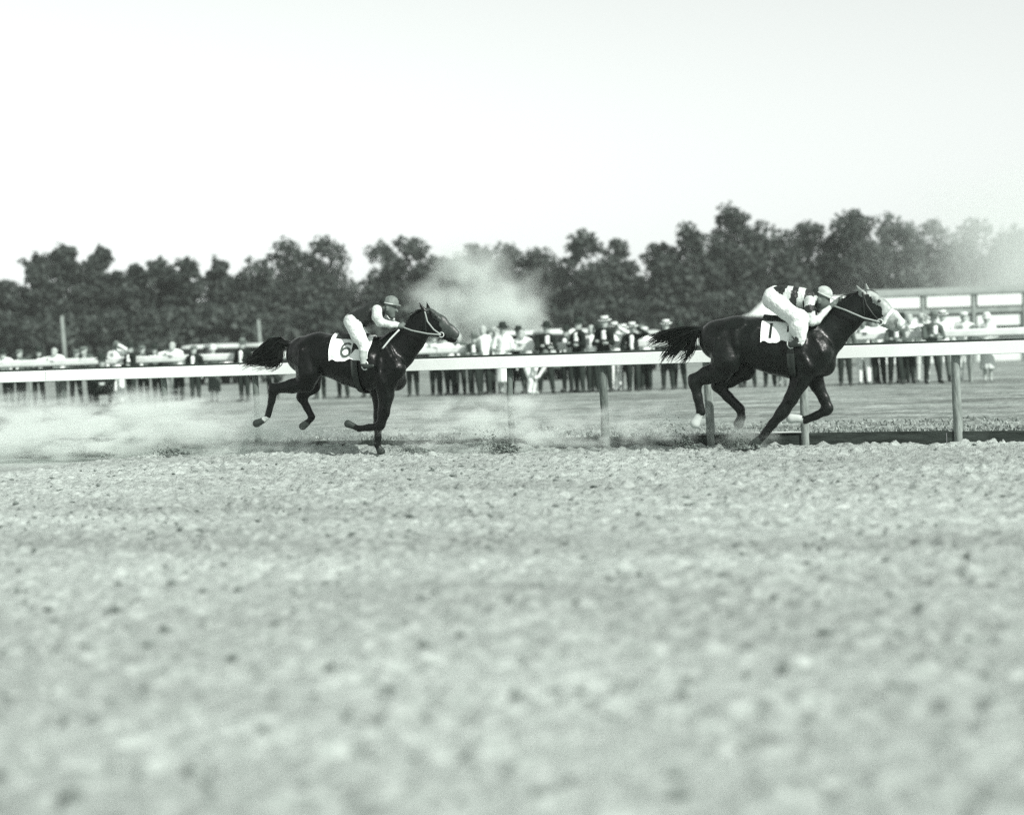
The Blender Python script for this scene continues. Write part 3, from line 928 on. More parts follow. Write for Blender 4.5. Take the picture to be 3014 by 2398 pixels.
# ------------------------------------------------------------------ jockeys
def make_jockey(label, tr, d, mats, cap_mat):
    xs = [tr(x, z) for (x, z) in d['bounds']]
    f = Field((min(p.x for p in xs) - 0.1, -0.5, min(p.z for p in xs) - 0.1), (max(p.x for p in xs) + 0.1, 0.5, max(p.z for p in xs) + 0.1), 0.0095)
    for pts, sy, k, mid in d['parts']:
        f.chain(tr.chain(pts), sy, k, mid)
    ex = []
    for hp in d['hands']:
        c = tr(hp[0], hp[1], hp[2]); q = tr(hp[3], hp[4], hp[5])
        v, fa, m = hand_field(c, c - q, (0.2, 0, 1), (0, -1 if hp[2] > 0 else 1, 0))
        ex.append((v, fa, np.full(len(fa), 3)))
    o = obj('person', solid('person', f, mats, ex), None, tr.P0, RAIL_ANG)
    tag(o, label, 'person', 'jockeys')
    # skull cap with a peak, tilted with the head
    cx, cz, cr = d['cap']
    c = tr(cx, cz, 0.0, cr)
    rad = c[3]
    tl = Matrix.Rotation(d['tilt'], 3, 'Y')
    mb = MB()
    pr = [(rad * 1.02, -rad * 0.28), (rad * 1.05, -rad * 0.10)] + [(rad * 1.03 * math.cos(t), rad * 0.98 * math.sin(t)) for t in [i * math.pi / 16 for i in range(0, 9)]]
    mb.lathe(pr, 20, 0, 1.08, 0.90, tl, c[:3])
    cap = mb.build('cap', cap_mat, o, True)
    # peak: a curved tongue
    vs, fs = [], []
    for i in range(9):
        a = -1.0 + 2.0 * i / 8
        for j, ext in enumerate((1.0, 1.42 - 0.28 * abs(a))):
            for zz in (0.0, 0.012):
                vs.append(Vector(c[:3]) + tl @ Vector((rad * 1.08 * math.cos(a) * ext, rad * 0.9 * math.sin(a) * (1 + 0.1 * j), -rad * (0.16 + 0.10 * j) + zz)))
    for i in range(8):
        b0, b1 = i * 4, (i + 1) * 4
        fs += [(b0 + 1, b1 + 1, b1 + 3, b0 + 3), (b0, b0 + 2, b1 + 2, b1), (b0 + 2, b0 + 3, b1 + 3, b1 + 2), (b0, b1, b1 + 1, b0 + 1)]
    fs += [(0, 1, 3, 2), (32, 34, 35, 33)]
    obj('peak', mesh_from('peak', vs, fs, cap_mat), cap)
    mb = MB()
    pts = [Vector(c[:3]) + tl @ Vector((rad * 1.10 * math.cos(t), rad * 0.93 * math.sin(t), -rad * 0.16)) for t in [i * math.pi / 12 for i in range(25)]]
    mb.tube(pts, 0.007, 5)
    mb.build('cap_band', M['cotton'], cap)
    return o

SN, SF = -0.17, 0.17
JL = dict(
    bounds=[(900, 180), (1560, 900)],
    parts=[
        # torso of dark silk
        ([(1050, 420, 0, 78), (1120, 400, 0, 84), (1190, 370, 0, 88), (1240, 345, 0, 72)], 1.35, 0.03, 0),
        ([(1150, 300, 0, 30), (1210, 305, 0, 45)], 1.2, 0.05, 0),
        # seat and near leg in white breeches
        ([(1015, 440, 0, 74), (1030, 470, 0, 74)], 1.4, 0.03, 1),
        ([(1015, 450, -0.10, 72), (1065, 560, -0.24, 66), (1108, 632, -0.33, 54)], 1.0, 0.02, 1),
        ([(1108, 632, -0.33, 52), (1112, 690, -0.345, 38)], 1.0, 0.01, 1),
        ([(1112, 690, -0.345, 37), (1108, 750, -0.35, 34), (1112, 815, -0.35, 24)], 1.0, 0.01, 5),
        ([(1112, 820, -0.35, 24), (1150, 838, -0.35, 22), (1195, 832, -0.36, 16)], 1.0, 0.01, 4),
        # far leg
        ([(1025, 450, 0.10, 70), (1090, 560, 0.24, 62), (1130, 630, 0.33, 52)], 1.0, 0.02, 1),
        ([(1130, 630, 0.33, 50), (1125, 700, 0.345, 36)], 1.0, 0.01, 1),
        ([(1125, 700, 0.345, 36), (1120, 815, 0.35, 24), (1200, 832, 0.36, 16)], 1.0, 0.01, 4),
        # neck and head
        ([(1275, 330, 0, 38), (1310, 318, 0, 40)], 1.0, 0.02, 3),
        ([(1350, 285, 0, 62), (1350, 340, 0, 50), (1362, 385, 0, 32)], 0.85, 0.02, 3),
        ([(1400, 335, 0, 14), (1412, 352, 0, 13)], 0.9, 0.01, 3),
        ([(1320, 320, -0.072, 16), (1320, 340, -0.072, 14)], 0.6, 0.005, 3),
        ([(1320, 320, 0.072, 16), (1320, 340, 0.072, 14)], 0.6, 0.005, 3),
        ([(1305, 270, 0, 50), (1300, 325, 0, 42)], 0.95, 0.02, 6),
        # sleeves
        ([(1232, 338, SN, 46), (1232, 400, SN - 0.04, 44), (1262, 448, SN - 0.02, 40), (1350, 468, -0.14, 30), (1412, 476, -0.09, 22)], 1.0, 0.02, 2),
        ([(1260, 330, SF, 44), (1300, 420, SF + 0.03, 40), (1330, 450, SF, 34), (1420, 468, 0.09, 22)], 1.0, 0.02, 2),
        ([(1345, 445, 0.10, 22), (1380, 420, 0.08, 14)], 1.0, 0.02, 2),
    ],
    hands=[(1452, 484, -0.07, 1380, 472, -0.11), (1462, 476, 0.06, 1390, 466, 0.10)],
    cap=(1358, 272, 63), tilt=R(12),
)
make_jockey('crouched rider in dark silk with pale sleeves and white breeches on the number 6 horse', TL, JL,
            [M['silk_dark'], M['breeches'], M['silk_white'], M['skin'], M['boot'], M['boot_pale'], M['hair']], M['cap_pale'])
JR = dict(
    bounds=[(900, 100), (1560, 680)],
    parts=[
        ([(1050, 232, 0, 68), (1085, 228, 0, 72)], 1.35, 0.02, 0),
        ([(1085, 228, 0, 72), (1122, 232, 0, 74)], 1.35, 0.02, 0),
        ([(1135, 240, 0, 82), (1158, 244, 0, 84)], 1.35, 0.004, 2),
        ([(1176, 247, 0, 85), (1196, 250, 0, 85)], 1.35, 0.004, 0),
        ([(1214, 252, 0, 84), (1234, 254, 0, 83)], 1.35, 0.004, 2),
        ([(1252, 256, 0, 80), (1268, 258, 0, 77)], 1.35, 0.004, 0),
        ([(1284, 256, 0, 66), (1310, 258, 0, 48)], 1.35, 0.01, 2),
        ([(1015, 240, 0, 74), (1010, 262, 0, 76)], 1.4, 0.02, 1),
        ([(1012, 215, 0, 55), (1028, 190, 0, 34)], 1.2, 0.02, 1),
        ([(1010, 262, -0.10, 74), (1110, 345, -0.20, 66), (1205, 410, -0.30, 70)], 1.0, 0.02, 1),
        ([(1205, 405, -0.30, 76), (1208, 480, -0.34, 70), (1222, 545, -0.35, 42), (1225, 585, -0.35, 26)], 0.8, 0.02, 1),
        ([(1205, 545, -0.36, 28), (1190, 585, -0.36, 25), (1155, 600, -0.36, 21)], 1.0, 0.01, 4),
        ([(1160, 603, -0.36, 21), (1212, 603, -0.37, 16)], 1.0, 0.01, 4),
        ([(1015, 262, 0.10, 72), (1130, 330, 0.20, 70), (1225, 400, 0.30, 68)], 1.0, 0.02, 1),
        ([(1225, 400, 0.30, 66), (1225, 490, 0.34, 54), (1225, 570, 0.35, 28)], 1.0, 0.01, 1),
        ([(1215, 560, 0.36, 26), (1165, 600, 0.36, 20), (1220, 605, 0.37, 16)], 1.0, 0.01, 4),
        ([(1325, 258, 0, 40), (1350, 255, 0, 42)], 1.0, 0.02, 6),
        ([(1395, 225, 0, 58), (1390, 290, 0, 48), (1375, 335, 0, 34)], 0.85, 0.02, 3),
        ([(1440, 292, 0, 13), (1445, 308, 0, 12)], 0.9, 0.01, 3),
        ([(1362, 265, -0.075, 15), (1360, 285, -0.075, 13)], 0.6, 0.005, 3),
        ([(1362, 265, 0.075, 15), (1360, 285, 0.075, 13)], 0.6, 0.005, 3),
        ([(1350, 215, 0, 46), (1340, 270, 0, 44)], 0.95, 0.02, 6),
        ([(1292, 270, SN, 40), (1290, 315, SN - 0.03, 39)], 1.0, 0.02, 2),
        ([(1291, 322, SN - 0.035, 39), (1293, 345, SN - 0.05, 38)], 1.0, 0.006, 0),
        ([(1295, 358, SN - 0.05, 37), (1308, 432, SN - 0.05, 32)], 1.0, 0.006, 2),
        ([(1308, 432, SN - 0.05, 30), (1345, 420, SN - 0.02, 30), (1400, 360, -0.12, 24), (1445, 318, -0.08, 18)], 1.0, 0.02, 2),
        ([(1290, 260, SF, 42), (1340, 350, SF + 0.05, 38), (1355, 425, SF + 0.04, 34)], 1.0, 0.02, 2),
        ([(1355, 425, SF + 0.04, 32), (1440, 330, 0.10, 22), (1480, 295, 0.07, 18)], 1.0, 0.02, 2),
    ],
    hands=[(1472, 296, -0.06, 1420, 340, -0.10), (1505, 278, 0.06, 1450, 320, 0.09)],
    cap=(1402, 214, 57), tilt=R(28),
)
make_jockey('low crouched rider in banded silk and white breeches on the number 1 horse', TR, JR,
            [M['silk_dark'], M['breeches'], M['silk_white'], M['skin'], M['boot'], M['boot_pale'], M['hair']], M['cap_light'])
# stirrups hang from the saddles
for tr, sd, (sx, sz) in ((TL, sad_l, (1125, 838)), (TR, sad_r, (1150, 602))):
    for y in (-0.352, 0.352):
        c = tr(sx, sz, y)
        mb = MB()
        mb.tube([c + Vector((0.055 * math.sin(t) * 0.75, 0.0, 0.055 * math.cos(t) + 0.015)) for t in [i * math.pi / 8 for i in range(17)]], 0.008, 6)
        mb.tube([c + Vector((0, 0, 0.07)), Vector((tr(sx + 20, sz - 200).x, y * 0.86, tr(sx + 20, sz - 200).z))], 0.009, 6)
        mb.build('stirrup', M['steel'], sd, True)
# ================================================================== THE CROWD AT THE FAR RAIL
# each pose is one continuous body; local frame: faces -Y (towards the track), z up, feet at 0
def body_pose(kind):
    f = Field((-0.55, -0.75, -0.02), (0.55, 0.55, 1.85), 0.021)
    A = lambda pts, mid, k=0.03, sy=1.0: f.chain(pts, sy, k, mid)
    # ids: 0 shoes 1 legwear 2 jacket/dress 3 shirt front 4 skin 5 hair
    def legs(dx0, dx1, hip, kl=0, bend=(0, 0), spread=0.10):
        for sgn, dx, bd in ((-1, dx0, bend[0]), (1, dx1, bend[1])):
            hx = sgn * 0.09
            fx = sgn * spread + dx[0]; fy = dx[1]
            kx, ky = (hx + fx) / 2, (hip[1] + fy) / 2 - bd
            A([(hx, hip[1], hip[2], 0.105), (kx, ky, hip[2] * 0.54, 0.078), (fx, fy, 0.09, 0.055)], 1)
            A([(fx, fy + 0.03, 0.05, 0.048), (fx + sgn * 0.02, fy - 0.16, 0.035, 0.040)], 0, 0.02)
    def head(c, nod=0.0):
        x, y, z = c
        A([(x, y + 0.03, z - 0.17, 0.055), (x, y + 0.02, z - 0.09, 0.055)], 4, 0.02)
        A([(x, y, z + 0.04, 0.090), (x, y - 0.03, z - 0.06, 0.066), (x, y - 0.055 - nod, z - 0.10, 0.035)], 4, 0.03)
        A([(x, y - 0.095 - nod, z - 0.01, 0.014), (x, y - 0.108 - nod, z - 0.035, 0.016)], 4, 0.02)
        A([(x, y + 0.035, z + 0.055, 0.085), (x, y + 0.06, z - 0.03, 0.065)], 5, 0.02)
        for sg in (-1, 1):
            A([(x + sg * 0.085, y + 0.005, z + 0.0, 0.02), (x + sg * 0.082, y + 0.005, z - 0.03, 0.015)], 4, 0.01)
    def hand(p, q):
        p, q = Vector(p), Vector(q)
        d = (p - q).normalized()
        A([(*p, 0.035), (*(p + d * 0.06), 0.034)], 4, 0.02)
        sd = d.cross(Vector((0, 0, 1)))
        if sd.length < 0.1: sd = Vector((1, 0, 0))
        sd.normalize()
        for k in (-0.03, -0.01, 0.01, 0.03):
            e = p + d * 0.06 + sd * k
            A([(*e, 0.013), (*(e + d * (0.055 - abs(k)) + Vector((0, 0, -0.02))), 0.011)], 4, 0.006)
        A([(*(p + d * 0.02 + sd * 0.03), 0.014), (*(p + d * 0.06 + sd * 0.06), 0.011)], 4, 0.006)
    if kind == 'lean':            # leaning on the rail with folded arms
        legs((0, 0.14), (0.02, 0.06), (0, 0.12, 0.90))
        A([(0, 0.12, 0.95, 0.145), (0, 0.02, 1.15, 0.155), (0, -0.10, 1.34, 0.15)], 2, 0.05)
        A([(-0.13, -0.12, 1.41, 0.085), (0.13, -0.12, 1.41, 0.085)], 2, 0.05)
        A([(0, -0.17, 1.22, 0.085), (0, -0.21, 1.36, 0.07)], 3, 0.01)
        for s_ in (-1, 1):
            A([(s_ * 0.20, -0.13, 1.39, 0.070), (s_ * 0.32, -0.36, 1.36, 0.058), (s_ * 0.05, -0.46, 1.35, 0.046)], 2)
            hand((-s_ * 0.03, -0.47, 1.36 + 0.03 * s_), (s_ * 0.2, -0.4, 1.36))
        head((0, -0.22, 1.57), 0.01)
    elif kind == 'stand':         # upright, one hand in a pocket
        legs((0, 0.0), (0.04, -0.05), (0, 0, 0.93))
        A([(0, 0.0, 0.95, 0.145), (0, 0.0, 1.2, 0.155), (0, 0.01, 1.38, 0.15)], 2, 0.05)
        A([(-0.14, 0.01, 1.43, 0.085), (0.14, 0.01, 1.43, 0.085)], 2, 0.05)
        A([(0, -0.13, 1.12, 0.055), (0, -0.125, 1.40, 0.065)], 3, 0.01)
        A([(-0.21, 0.01, 1.41, 0.070), (-0.29, 0.03, 1.14, 0.058), (-0.20, -0.08, 0.93, 0.050)], 2)
        A([(0.21, 0.01, 1.41, 0.070), (0.27, 0.03, 1.13, 0.058), (0.27, -0.06, 0.90, 0.046)], 2)
        hand((0.27, -0.075, 0.86), (0.27, -0.06, 0.93))
        head((0, -0.02, 1.64))
    elif kind == 'side':          # turned half to the race, arms folded
        legs((-0.02, 0.08), (0.08, -0.10), (0, 0, 0.92), bend=(0, 0.02))
        A([(0, 0.0, 0.95, 0.14), (0.02, -0.02, 1.2, 0.15), (0.04, -0.03, 1.38, 0.145)], 2, 0.05)
        A([(-0.10, 0.06, 1.42, 0.085), (0.15, -0.10, 1.42, 0.085)], 2, 0.05)
        A([(0.05, -0.15, 1.15, 0.05), (0.06, -0.15, 1.40, 0.06)], 3, 0.01)
        A([(-0.16, 0.06, 1.40, 0.068), (-0.21, -0.10, 1.15, 0.056), (0.05, -0.25, 1.15, 0.046)], 2)
        A([(0.22, -0.10, 1.40, 0.068), (0.27, -0.16, 1.15, 0.056), (0.02, -0.24, 1.20, 0.046)], 2)
        hand((-0.04, -0.25, 1.20), (0.1, -0.24, 1.19))
        hand((0.10, -0.27, 1.15), (0.0, -0.25, 1.15))
        head((0.06, -0.06, 1.63))
    elif kind == 'raise':         # one arm lifted to shade the eyes
        legs((0, 0.03), (0.03, -0.04), (0, 0, 0.92))
        A([(0, 0.0, 0.95, 0.14), (0, 0.0, 1.2, 0.15), (0, 0.0, 1.38, 0.145)], 2, 0.05)
        A([(-0.14, 0.0, 1.42, 0.08), (0.14, 0.0, 1.42, 0.08)], 2, 0.05)
        A([(0, -0.13, 1.12, 0.05), (0, -0.12, 1.40, 0.06)], 3, 0.01)
        A([(-0.21, 0.0, 1.40, 0.068), (-0.28, 0.0, 1.15, 0.056), (-0.26, -0.1, 0.93, 0.046)], 2)
        hand((-0.26, -0.115, 0.89), (-0.26, -0.1, 0.95))
        A([(0.20, 0.0, 1.42, 0.068), (0.40, -0.14, 1.48, 0.055), (0.18, -0.20, 1.62, 0.044)], 2)
        hand((0.13, -0.19, 1.66), (0.22, -0.2, 1.61))
        head((0, -0.02, 1.63))
    elif kind == 'dress':         # woman in a straight calf-length dress
        for s_ in (-1, 1):
            A([(s_ * 0.07, 0, 0.40, 0.06), (s_ * 0.07, 0.01, 0.09, 0.038)], 4, 0.02)
            A([(s_ * 0.07, 0.03, 0.05, 0.035), (s_ * 0.075, -0.13, 0.03, 0.03)], 0, 0.01)
        for q_ in range(10):
            a_ = q_ * math.pi / 5
            A([(0.155 * math.cos(a_), 0.135 * math.sin(a_), 0.33, 0.042), (0.11 * math.cos(a_), 0.10 * math.sin(a_), 0.75, 0.06)], 2, 0.05)
        A([(0, 0, 0.62, 0.15), (0, 0.0, 0.95, 0.155), (0, 0.0, 1.15, 0.125), (0, -0.02, 1.30, 0.135)], 2, 0.04)
        A([(-0.11, 0.0, 1.36, 0.065), (0.11, 0.0, 1.36, 0.065)], 2, 0.05)
        A([(0, -0.10, 1.36, 0.05), (0, -0.07, 1.40, 0.04)], 4, 0.01)
        for s_ in (-1, 1):
            A([(s_ * 0.17, 0.0, 1.34, 0.055), (s_ * 0.24, -0.02, 1.10, 0.045)], 2)
            A([(s_ * 0.24, -0.02, 1.10, 0.042), (s_ * 0.12, -0.25, 1.06, 0.034)], 4, 0.015)
            hand((s_ * 0.09, -0.27, 1.06), (s_ * 0.2, -0.1, 1.08))
        head((0, -0.02, 1.55))
    elif kind == 'crouch':        # squatting down behind the rail
        for s_ in (-1, 1):
            A([(s_ * 0.10, 0.15, 0.36, 0.115), (s_ * 0.20, -0.22, 0.50, 0.082), (s_ * 0.15, -0.05, 0.10, 0.055)], 1)
            A([(s_ * 0.15, -0.02, 0.05, 0.048), (s_ * 0.17, -0.20, 0.035, 0.04)], 0, 0.02)
        A([(0, 0.16, 0.40, 0.145), (0, 0.02, 0.62, 0.15), (0, -0.08, 0.80, 0.145)], 2, 0.05)
        A([(-0.13, -0.08, 0.84, 0.08), (0.13, -0.08, 0.84, 0.08)], 2, 0.05)
        for s_ in (-1, 1):
            A([(s_ * 0.2, -0.08, 0.82, 0.066), (s_ * 0.26, -0.26, 0.60, 0.054), (s_ * 0.08, -0.38, 0.52, 0.045)], 2)
            hand((s_ * 0.05, -0.40, 0.52), (s_ * 0.2, -0.3, 0.55))
        head((0, -0.16, 1.03))
    elif kind == 'bend':          # child bending forward with hands on the knees
        for s_ in (-1, 1):
            A([(s_ * 0.08, 0.10, 0.62, 0.09), (s_ * 0.10, 0.0, 0.33, 0.066), (s_ * 0.11, 0.06, 0.07, 0.045)], 1)
            A([(s_ * 0.11, 0.07, 0.045, 0.042), (s_ * 0.12, -0.07, 0.03, 0.035)], 0, 0.02)
        A([(0, 0.08, 0.66, 0.115), (0, -0.10, 0.78, 0.115), (0, -0.22, 0.84, 0.10)], 2, 0.04)
        for s_ in (-1, 1):
            A([(s_ * 0.13, -0.22, 0.84, 0.055), (s_ * 0.20, -0.18, 0.60, 0.046), (s_ * 0.12, -0.09, 0.42, 0.038)], 2)
            hand((s_ * 0.115, -0.095, 0.40), (s_ * 0.17, -0.12, 0.5))
        head((0, -0.36, 0.95))
    return f.skin()

POSES = {}
def pose_mesh(kind):
    if kind not in POSES:
        POSES[kind] = body_pose(kind)
    return POSES[kind]
OUTFIT = {
    'dark': ['boot', 'trousers_dark', 'suit_dark', 'shirt', 'skin_light', 'hair'],
    'white': ['boot', 'trousers_dark', 'shirt', 'shirt', 'skin_light', 'hair'],
    'white_grey': ['boot', 'trousers_grey', 'shirt', 'shirt', 'skin_light', 'hair'],
    'grey': ['boot', 'trousers_dark', 'suit_grey', 'shirt', 'skin_light', 'hair'],
    'pale': ['boot_pale', 'cotton', 'cotton', 'shirt', 'skin_light', 'hair'],
    'allwhite': ['boot_pale', 'shirt', 'shirt', 'shirt', 'skin', 'hair'],
}
MESHES = {}
def person_data(kind, outfit):
    if (kind, outfit) not in MESHES:
        v, f, m = pose_mesh(kind)
        MESHES[(kind, outfit)] = mesh_from('person', v, f, [M[q] for q in OUTFIT[outfit]], m, True)
    return MESHES[(kind, outfit)]
HEADS = {'lean': (0, -0.22, 1.57), 'stand': (0, -0.02, 1.64), 'side': (0.06, -0.06, 1.63), 'raise': (0, -0.02, 1.63), 'dress': (0, -0.02, 1.55), 'crouch': (0, -0.16, 1.03), 'bend': (0, -0.36, 0.95)}
def hat_data(kind):
    if kind in MESHES:
        return MESHES[kind]
    mb = MB()
    if kind in ('fedora', 'fedora_grey'):
        mb.lathe([(0.001, 0.125), (0.055, 0.13), (0.088, 0.118), (0.102, 0.03), (0.104, 0.018), (0.165, 0.002), (0.175, 0.008), (0.165, 0.012), (0.10, 0.024)], 18, 0, 0.92, 1.08)
        mb.lathe([(0.106, 0.018), (0.108, 0.022), (0.106, 0.05), (0.103, 0.05)], 18, 1, 0.92, 1.08)
        ms = [M['felt'], M['ink']] if kind == 'fedora' else [M['felt_grey'], M['felt']]
    elif kind == 'boater':
        mb.lathe([(0.001, 0.095), (0.092, 0.095), (0.098, 0.088), (0.100, 0.012), (0.170, 0.012), (0.172, 0.004), (0.10, 0.0)], 20, 0, 0.93, 1.07)
        mb.lathe([(0.1005, 0.014), (0.103, 0.015), (0.103, 0.05), (0.1, 0.051)], 20, 1, 0.93, 1.07)
        ms = [M['straw'], M['felt']]
    elif kind in ('flat_cap', 'flat_cap_pale'):
        mb.lathe([(0.001, 0.075), (0.07, 0.072), (0.115, 0.045), (0.12, 0.028), (0.098, 0.0)], 18, 0, 0.95, 1.12, None, (0, -0.015, 0))
        mb.lathe([(0.0, 0.012), (0.07, 0.008), (0.075, 0.0), (0.0, -0.004)], 14, 0, 1.0, 0.9, None, (0, -0.10, 0.0))
        ms = [M['felt_grey']] if kind == 'flat_cap' else [M['cotton']]
    else:  # cloche
        mb.lathe([(0.001, 0.10), (0.05, 0.097), (0.09, 0.07), (0.106, 0.02), (0.108, -0.03), (0.125, -0.055), (0.122, -0.05)], 18, 0, 0.95, 1.05)
        ms = [M['straw']]
    MESHES[kind] = mb.mesh('hat', ms, True)
    return MESHES[kind]

# (column in the photo, metres behind the rail, pose, outfit, hat, scale, turn, label)
CROWD = [
    (18, 0.42, 'lean', 'white', 'fedora', 0.93, 8, 'white-shirted man in dark hat leaning on the far rail at the left edge'),
    (60, 0.5, 'stand', 'grey', 'flat_cap', 0.90, -10, 'man in grey suit second from the left edge behind the far rail'),
    (172, 0.42, 'lean', 'white_grey', None, 0.95, 0, 'bareheaded white-shirted man leaning by the pale pole at the far rail'),
    (220, 0.7, 'side', 'grey', 'flat_cap', 0.88, 25, 'grey-suited man with folded arms just right of the pale pole'),
    (302, -0.55, 'crouch', 'dark', 'fedora', 1.15, 20, 'dark-suited man squatting before the far rail, left of the figure all in white'),
    (345, 0.7, 'raise', 'allwhite', None, 1.0, 0, 'figure all in white standing tallest at the left part of the far rail'),
    (384, -0.35, 'side', 'dark', 'fedora', 0.93, -15, 'dark-suited man with folded arms right of the figure all in white'),
    (420, 1.0, 'stand', 'grey', 'flat_cap', 0.9, 10, 'grey-suited man standing back between two leaning men on the left'),
    (518, 0.42, 'lean', 'white', None, 0.98, 0, 'bareheaded man in white shirt and dark trousers alone at the rail'),
    (572, -0.3, 'stand', 'dark', 'flat_cap', 0.86, 0, 'man in dark suit standing straight left of the black horse tail'),
    (628, 0.6, 'dress', 'grey', 'cloche', 0.92, 10, 'woman in grey dress and straw cloche left of the black horse tail'),
    (716, -0.3, 'stand', 'dark', 'fedora_grey', 0.93, -10, 'dark-suited man in grey hat standing just under the black horse tail'),
    (800, 0.6, 'stand', 'dark', 'fedora', 0.95, 5, 'dark-suited man whose legs show behind the black horse hind leg'),
    (938, 0.6, 'stand', 'grey', 'fedora', 0.95, 0, 'person whose legs show under the black horse belly, left of three'),
    (1005, 0.6, 'side', 'grey', 'flat_cap', 0.95, 0, 'person whose legs show under the black horse belly, middle of three'),
    (1078, 0.6, 'stand', 'dark', 'boater', 0.95, 0, 'person whose legs show under the black horse belly, right of three'),
    (1212, 0.42, 'lean', 'dark', 'fedora', 0.95, 15, 'dark-suited person half hidden by the black horse chest'),
    (1280, 0.42, 'lean', 'white', 'fedora', 0.97, 10, 'white-shirted man in dark hat just under the black horse muzzle'),
    (1318, 0.45, 'lean', 'white', 'fedora', 0.93, -12, 'shorter white-shirted man in dark hat, second right of the black horse'),
    (1352, 0.9, 'stand', 'grey', None, 0.92, 0, 'bareheaded grey-suited person third right of the black horse'),
    (1392, -0.3, 'side', 'grey', 'fedora_grey', 0.90, 0, 'man in grey suit and grey hat beside a white coat on the rail'),
    (1424, -0.25, 'stand', 'white', None, 1.02, 0, 'dark-haired man in white shirt left of the large dark hat'),
    (1456, 1.6, 'raise', 'pale', None, 1.02, 0, 'person in pale clothes shading the eyes behind the leaning row'),
    (1482, -0.3, 'dress', 'white_grey', 'fedora', 1.08, 10, 'woman in white dress with a large dark hat'),
    (1546, 0.42, 'lean', 'white_grey', None, 0.98, -10, 'bareheaded white-shirted man leaning left of the child in white'),
    (1602, -0.35, 'side', 'dark', 'fedora', 1.02, 20, 'man in black suit and wide dark hat beside the child in white'),
    (1702, -0.35, 'side', 'dark', 'fedora', 1.06, -25, 'man in black suit and dark hat, folded arms, open white shirt'),
    (1742, -0.3, 'stand', 'white', None, 0.97, 0, 'white-shirted man standing between two men in black suits'),
    (1776, -0.35, 'side', 'dark', 'boater', 1.08, -5, 'man in black suit and white straw boater standing before the rail'),
    (1810, 0.9, 'raise', 'allwhite', 'boater', 1.0, 0, 'figure in white with a straw hat right of the white boater man'),
    (1862, -0.3, 'raise', 'dark', 'boater', 0.98, 0, 'man in dark suit and straw hat left of the dark horse tail'),
    (1898, 0.5, 'stand', 'white', 'flat_cap_pale', 0.92, 0, 'white-shirted man in pale cap left of the dark horse tail'),
    (1962, 0.5, 'stand', 'dark', 'boater', 1.0, 0, 'man in black trousers standing behind the dark horse tail'),
    (1996, 0.6, 'side', 'dark', 'fedora', 0.95, 0, 'man in dark suit between tail and rump of the dark horse'),
    (2160, 0.6, 'stand', 'grey', 'fedora', 0.95, 0, 'person whose legs show under the dark horse belly, leftmost'),
    (2200, 0.6, 'side', 'dark', 'fedora', 0.95, 0, 'person whose legs show under the dark horse belly, second of four'),
    (2262, 0.6, 'stand', 'grey', 'flat_cap', 0.95, 0, 'person whose legs show under the dark horse belly, third of four'),
    (2300, 0.6, 'dress', 'grey', 'cloche', 0.95, 0, 'person in a skirt whose hem shows under the dark horse belly'),
    (2484, -0.3, 'stand', 'grey', 'fedora_grey', 0.95, 0, 'grey-suited man just right of the dark horse chest'),
    (2540, 0.42, 'lean', 'allwhite', None, 0.97, 0, 'person all in white leaning under the dark horse throat'),
    (2584, 0.5, 'stand', 'white', 'flat_cap_pale', 0.95, 0, 'white-shirted man in pale cap under the dark horse jaw'),
    (2632, -0.3, 'side', 'grey', None, 0.93, 0, 'bareheaded grey-suited man under the dark horse muzzle'),
    (2672, 0.42, 'lean', 'white', None, 1.02, 10, 'white-shirted man bent far over the rail ahead of the dark horse'),
    (2712, 0.9, 'raise', 'pale', None, 1.0, 0, 'person in pale clothes with a lifted arm ahead of the dark horse'),
    (2775, 0.9, 'stand', 'white_grey', 'boater', 1.0, 0, 'white-shirted man in straw hat before the white pavilion'),
    (2838, 0.9, 'stand', 'pale', 'flat_cap_pale', 0.98, 0, 'person in pale suit before the right half of the pavilion'),
    (2905, 0.6, 'dress', 'pale', 'cloche', 1.0, 0, 'woman in pale dress near the right edge by the pavilion'),
    (1300, 1.3, 'stand', 'dark', 'fedora', 1.0, 15, 'dark-suited man in second row between two white shirts by the black horse'),
    (1440, 0.9, 'side', 'dark', 'flat_cap', 0.97, -20, 'dark-suited man in flat cap in second row left of the large dark hat'),
    (1520, 0.9, 'side', 'dark', 'fedora', 0.98, 25, 'dark-suited man in second row right of the woman with large dark hat'),
    (1668, 1.0, 'stand', 'grey', 'fedora', 0.96, -15, 'grey-suited man in second row between two men in black suits'),
    (1756, 1.0, 'side', 'dark', 'fedora', 0.96, 10, 'dark-suited man in second row left of the white boater'),
    (1836, 1.0, 'stand', 'grey', 'boater', 0.96, -10, 'grey-suited man in straw hat in second row near the dark horse tail'),
    (1880, 0.9, 'side', 'dark', 'flat_cap', 0.96, 15, 'dark-suited man in flat cap in second row near the dark horse tail'),
    (2560, 0.9, 'side', 'dark', 'fedora', 0.97, 10, 'dark-suited man in second row under the dark horse throat'),
    (2655, 1.0, 'stand', 'dark', 'fedora', 0.97, -10, 'dark-suited man in second row ahead of the dark horse muzzle'),
    (2740, -0.3, 'side', 'grey', 'fedora_grey', 0.97, 20, 'grey-suited man with folded arms before the rail near the pavilion post'),
    (110, 0.8, 'side', 'dark', 'fedora', 0.92, 20, 'dark-suited man in second row left of the pale pole'),
    (262, 0.45, 'lean', 'grey', 'flat_cap', 0.95, -10, 'grey-suited man leaning on the rail left of the squatting man'),
    (460, 0.45, 'lean', 'dark', 'fedora', 0.93, 12, 'dark-suited man leaning on the rail left of the lone white shirt'),
]
